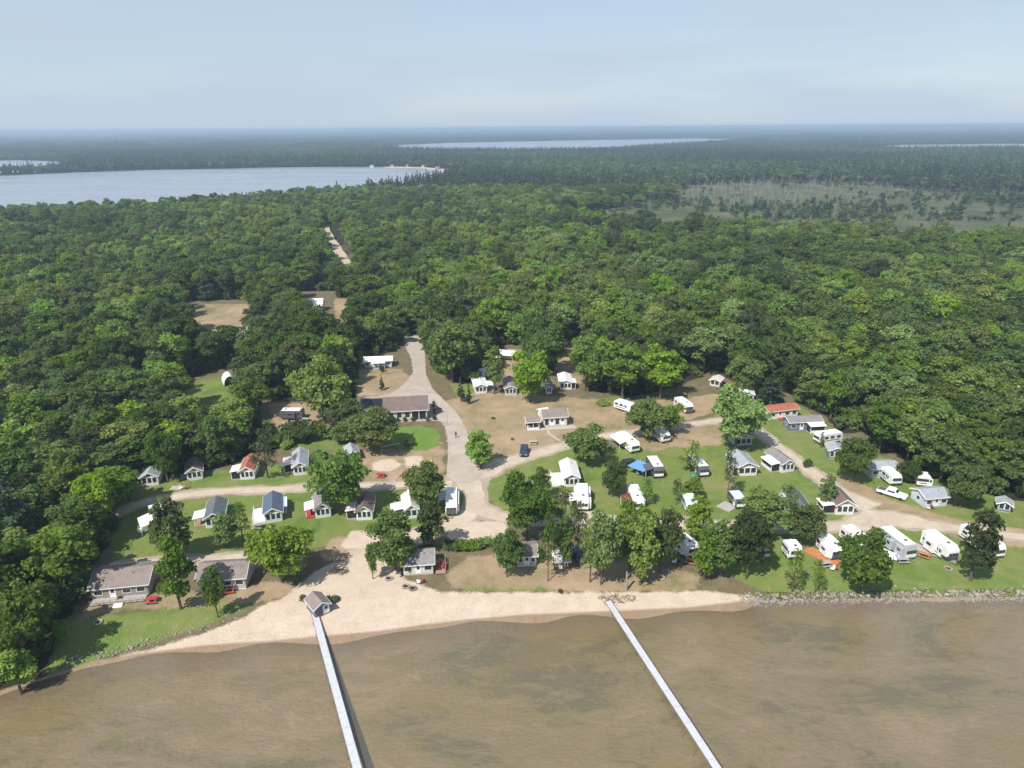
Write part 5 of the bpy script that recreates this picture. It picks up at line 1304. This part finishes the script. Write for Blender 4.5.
0 and tufts("oval_lawn_grass", "tall grass on the bright oval lawn by the lodge", P_LAWN[0], 5000, .35, L_BRIGHT)


# ------------------------------------------------------------------ camp clutter: chairs, grills, kayaks, coolers
def lawn_chair(label, px, py, m_):
    p = G(px, py); t = thing("lawn_chair", label, "chair", (p.x, p.y, float(ground_z(p.x, p.y))), rng.uniform(0, 6.28), "lawn chairs by the cottages and campers")
    MB().box((0, 0, .42), (.62, .58, .06)).build("seat", m_, t); MB().box((-.3, 0, .72), (.07, .56, .6), tilt=('Y', -.25)).build("backrest", m_, t)
    for x in (-.25, .25):
        for y in (-.25, .25): MB().tube([(x, y, 0), (x, y, .4)], .03, 5).build("leg", STEEL, t)
WHERE = [("in front of the second cottage of the upper row", 183, 489), ("beside the camper with the wide awning", 143, 533), ("beside the dark camper in the clearing", 287, 423), ("left of the slide-out camper", 564, 498), ("under the blue tarp", 640, 474), ("beside the dark two tone camper", 696, 480), ("before the camper with the orange deck", 834, 570), ("beside the long dark sided camper", 892, 560), ("before the camper at the right edge", 986, 566), ("before the grey blue cottage", 930, 509), ("beside the long awning camper", 608, 448), ("on the bank by the beachfront camper", 676, 563), ("on the sand before the lake cottage", 421, 583)]
for i, (wh, x, y) in enumerate(WHERE):
    lawn_chair("white lawn chair "+wh, x-2, y+.6, TRIM); lawn_chair(("red" if i % 3 == 0 else "blue" if i % 3 == 1 else "dark")+" lawn chair "+wh, x+2.2, y, (REDP, TARP, BLACK)[i % 3])
# ------------------------------------------------------------------ person on the road
def person(label, px, py, yaw):
    p = G(px, py); t = thing("person", label, "person", (p.x, p.y, .02), yaw)
    V = [(0, 0, .95), (0, 0, 1.15), (0, 0, 1.38), (0, 0, 1.5), (0, .01, 1.62), (0, .02, 1.72), (.1, 0, .9), (.11, .1, .5), (.11, .05, .08), (.11, -.1, .05), (-.1, 0, .9), (-.11, -.05, .5), (-.11, -.22, .1), (-.11, -.34, .08),
         (.2, 0, 1.4), (.25, .05, 1.14), (.25, -.1, .92), (.26, -.14, .82), (-.2, 0, 1.4), (-.25, -.08, 1.14), (-.25, -.2, .93), (-.26, -.26, .85)]
    E = [(0, 1), (1, 2), (2, 3), (3, 4), (4, 5), (0, 6), (6, 7), (7, 8), (8, 9), (0, 10), (10, 11), (11, 12), (12, 13), (2, 14), (14, 15), (15, 16), (16, 17), (2, 18), (18, 19), (19, 20), (20, 21)]
    Rr = [.15, .14, .15, .06, .09, .09, .10, .07, .05, .045, .10, .07, .05, .045, .07, .05, .04, .045, .07, .05, .04, .045]
    me = bpy.data.meshes.new("body"); me.from_pydata(V, E, []); me.materials.append(CLOTH)
    o = bpy.data.objects.new("body", me); COL.objects.link(o); o.parent = t
    sk = o.modifiers.new("skin", 'SKIN'); sv = me.skin_vertices[0] if me.skin_vertices else None
    if sv is None:
        import bmesh as bmm
        bm = bmm.new(); bm.from_mesh(me); bm.verts.layers.skin.verify(); bm.to_mesh(me); bm.free(); sv = me.skin_vertices[0]
    for i, r_ in enumerate(Rr): sv.data[i].radius = (r_, r_*.85); 
    sv.data[0].use_root = True
    ss_ = o.modifiers.new("sub", 'SUBSURF'); ss_.levels = 1; ss_.render_levels = 1
    bm = bmesh.new(); bmesh.ops.create_icosphere(bm, subdivisions=2, radius=.11); bmesh.ops.translate(bm, verts=bm.verts, vec=(0, .03, 1.72)); me2 = bpy.data.meshes.new("hair"); bm.to_mesh(me2); bm.free(); me2.materials.append(BARK)
    h_ = bpy.data.objects.new("hair", me2); COL.objects.link(h_); h_.parent = t
    MB().tube([(0, 0, .93), (0, 0, 1.2), (0, 0, 1.44)], [.19, .17, .2], 10).build("shirt", CARBLUE, t)
person("person in dark clothes walking on the main road right of the oval lawn", 456, 438, R(180))

# ------------------------------------------------------------------ hills and haze
hm = MB()
for (px, dist, wd, hh) in ((440, 14000, 1800, 66), (620, 12500, 2600, 60), (880, 15000, 5000, 70), (150, 16000, 4000, 58)):
    cx_ = (px-512)/F*dist; n = 24
    vs_ = [(cx_+wd*(i/n*2-1), dist-200*math.cos(i), 0) for i in range(n+1)]+[(cx_+wd*(i/n*2-1), dist+400, hh*(.5+.5*math.cos(math.pi*(i/n*2-1)))*(1+.08*math.sin(i*2.1))) for i in range(n+1)]+[(cx_+wd*(i/n*2-1), dist+1200, 0) for i in range(n+1)]
    hm.add(vs_, [(r_*(n+1)+i, r_*(n+1)+i+1, (r_+1)*(n+1)+i+1, (r_+1)*(n+1)+i) for r_ in (0, 1) for i in range(n)])
structure(hm.build("hills", mat("hill_woods", (.035, .06, .03), .95, .3, .01)))
m, nt, ns, ln = nodes_mat("haze"); pv = N(nt, "ShaderNodeVolumePrincipled"); o_ = N(nt, "ShaderNodeOutputMaterial")
pv.inputs["Color"].default_value = (.62, .80, 1.0, 1); pv.inputs["Density"].default_value = HAZE_DENSITY; pv.inputs["Anisotropy"].default_value = .1
ln.new(pv.outputs[0], o_.inputs["Volume"])
hz = MB(); hz.box((0, 11400, (76-4)/2), (52000, 26000, 80)); ho = hz.build("haze", m); stuff(ho, "pale blue summer haze lying over the land", "haze")
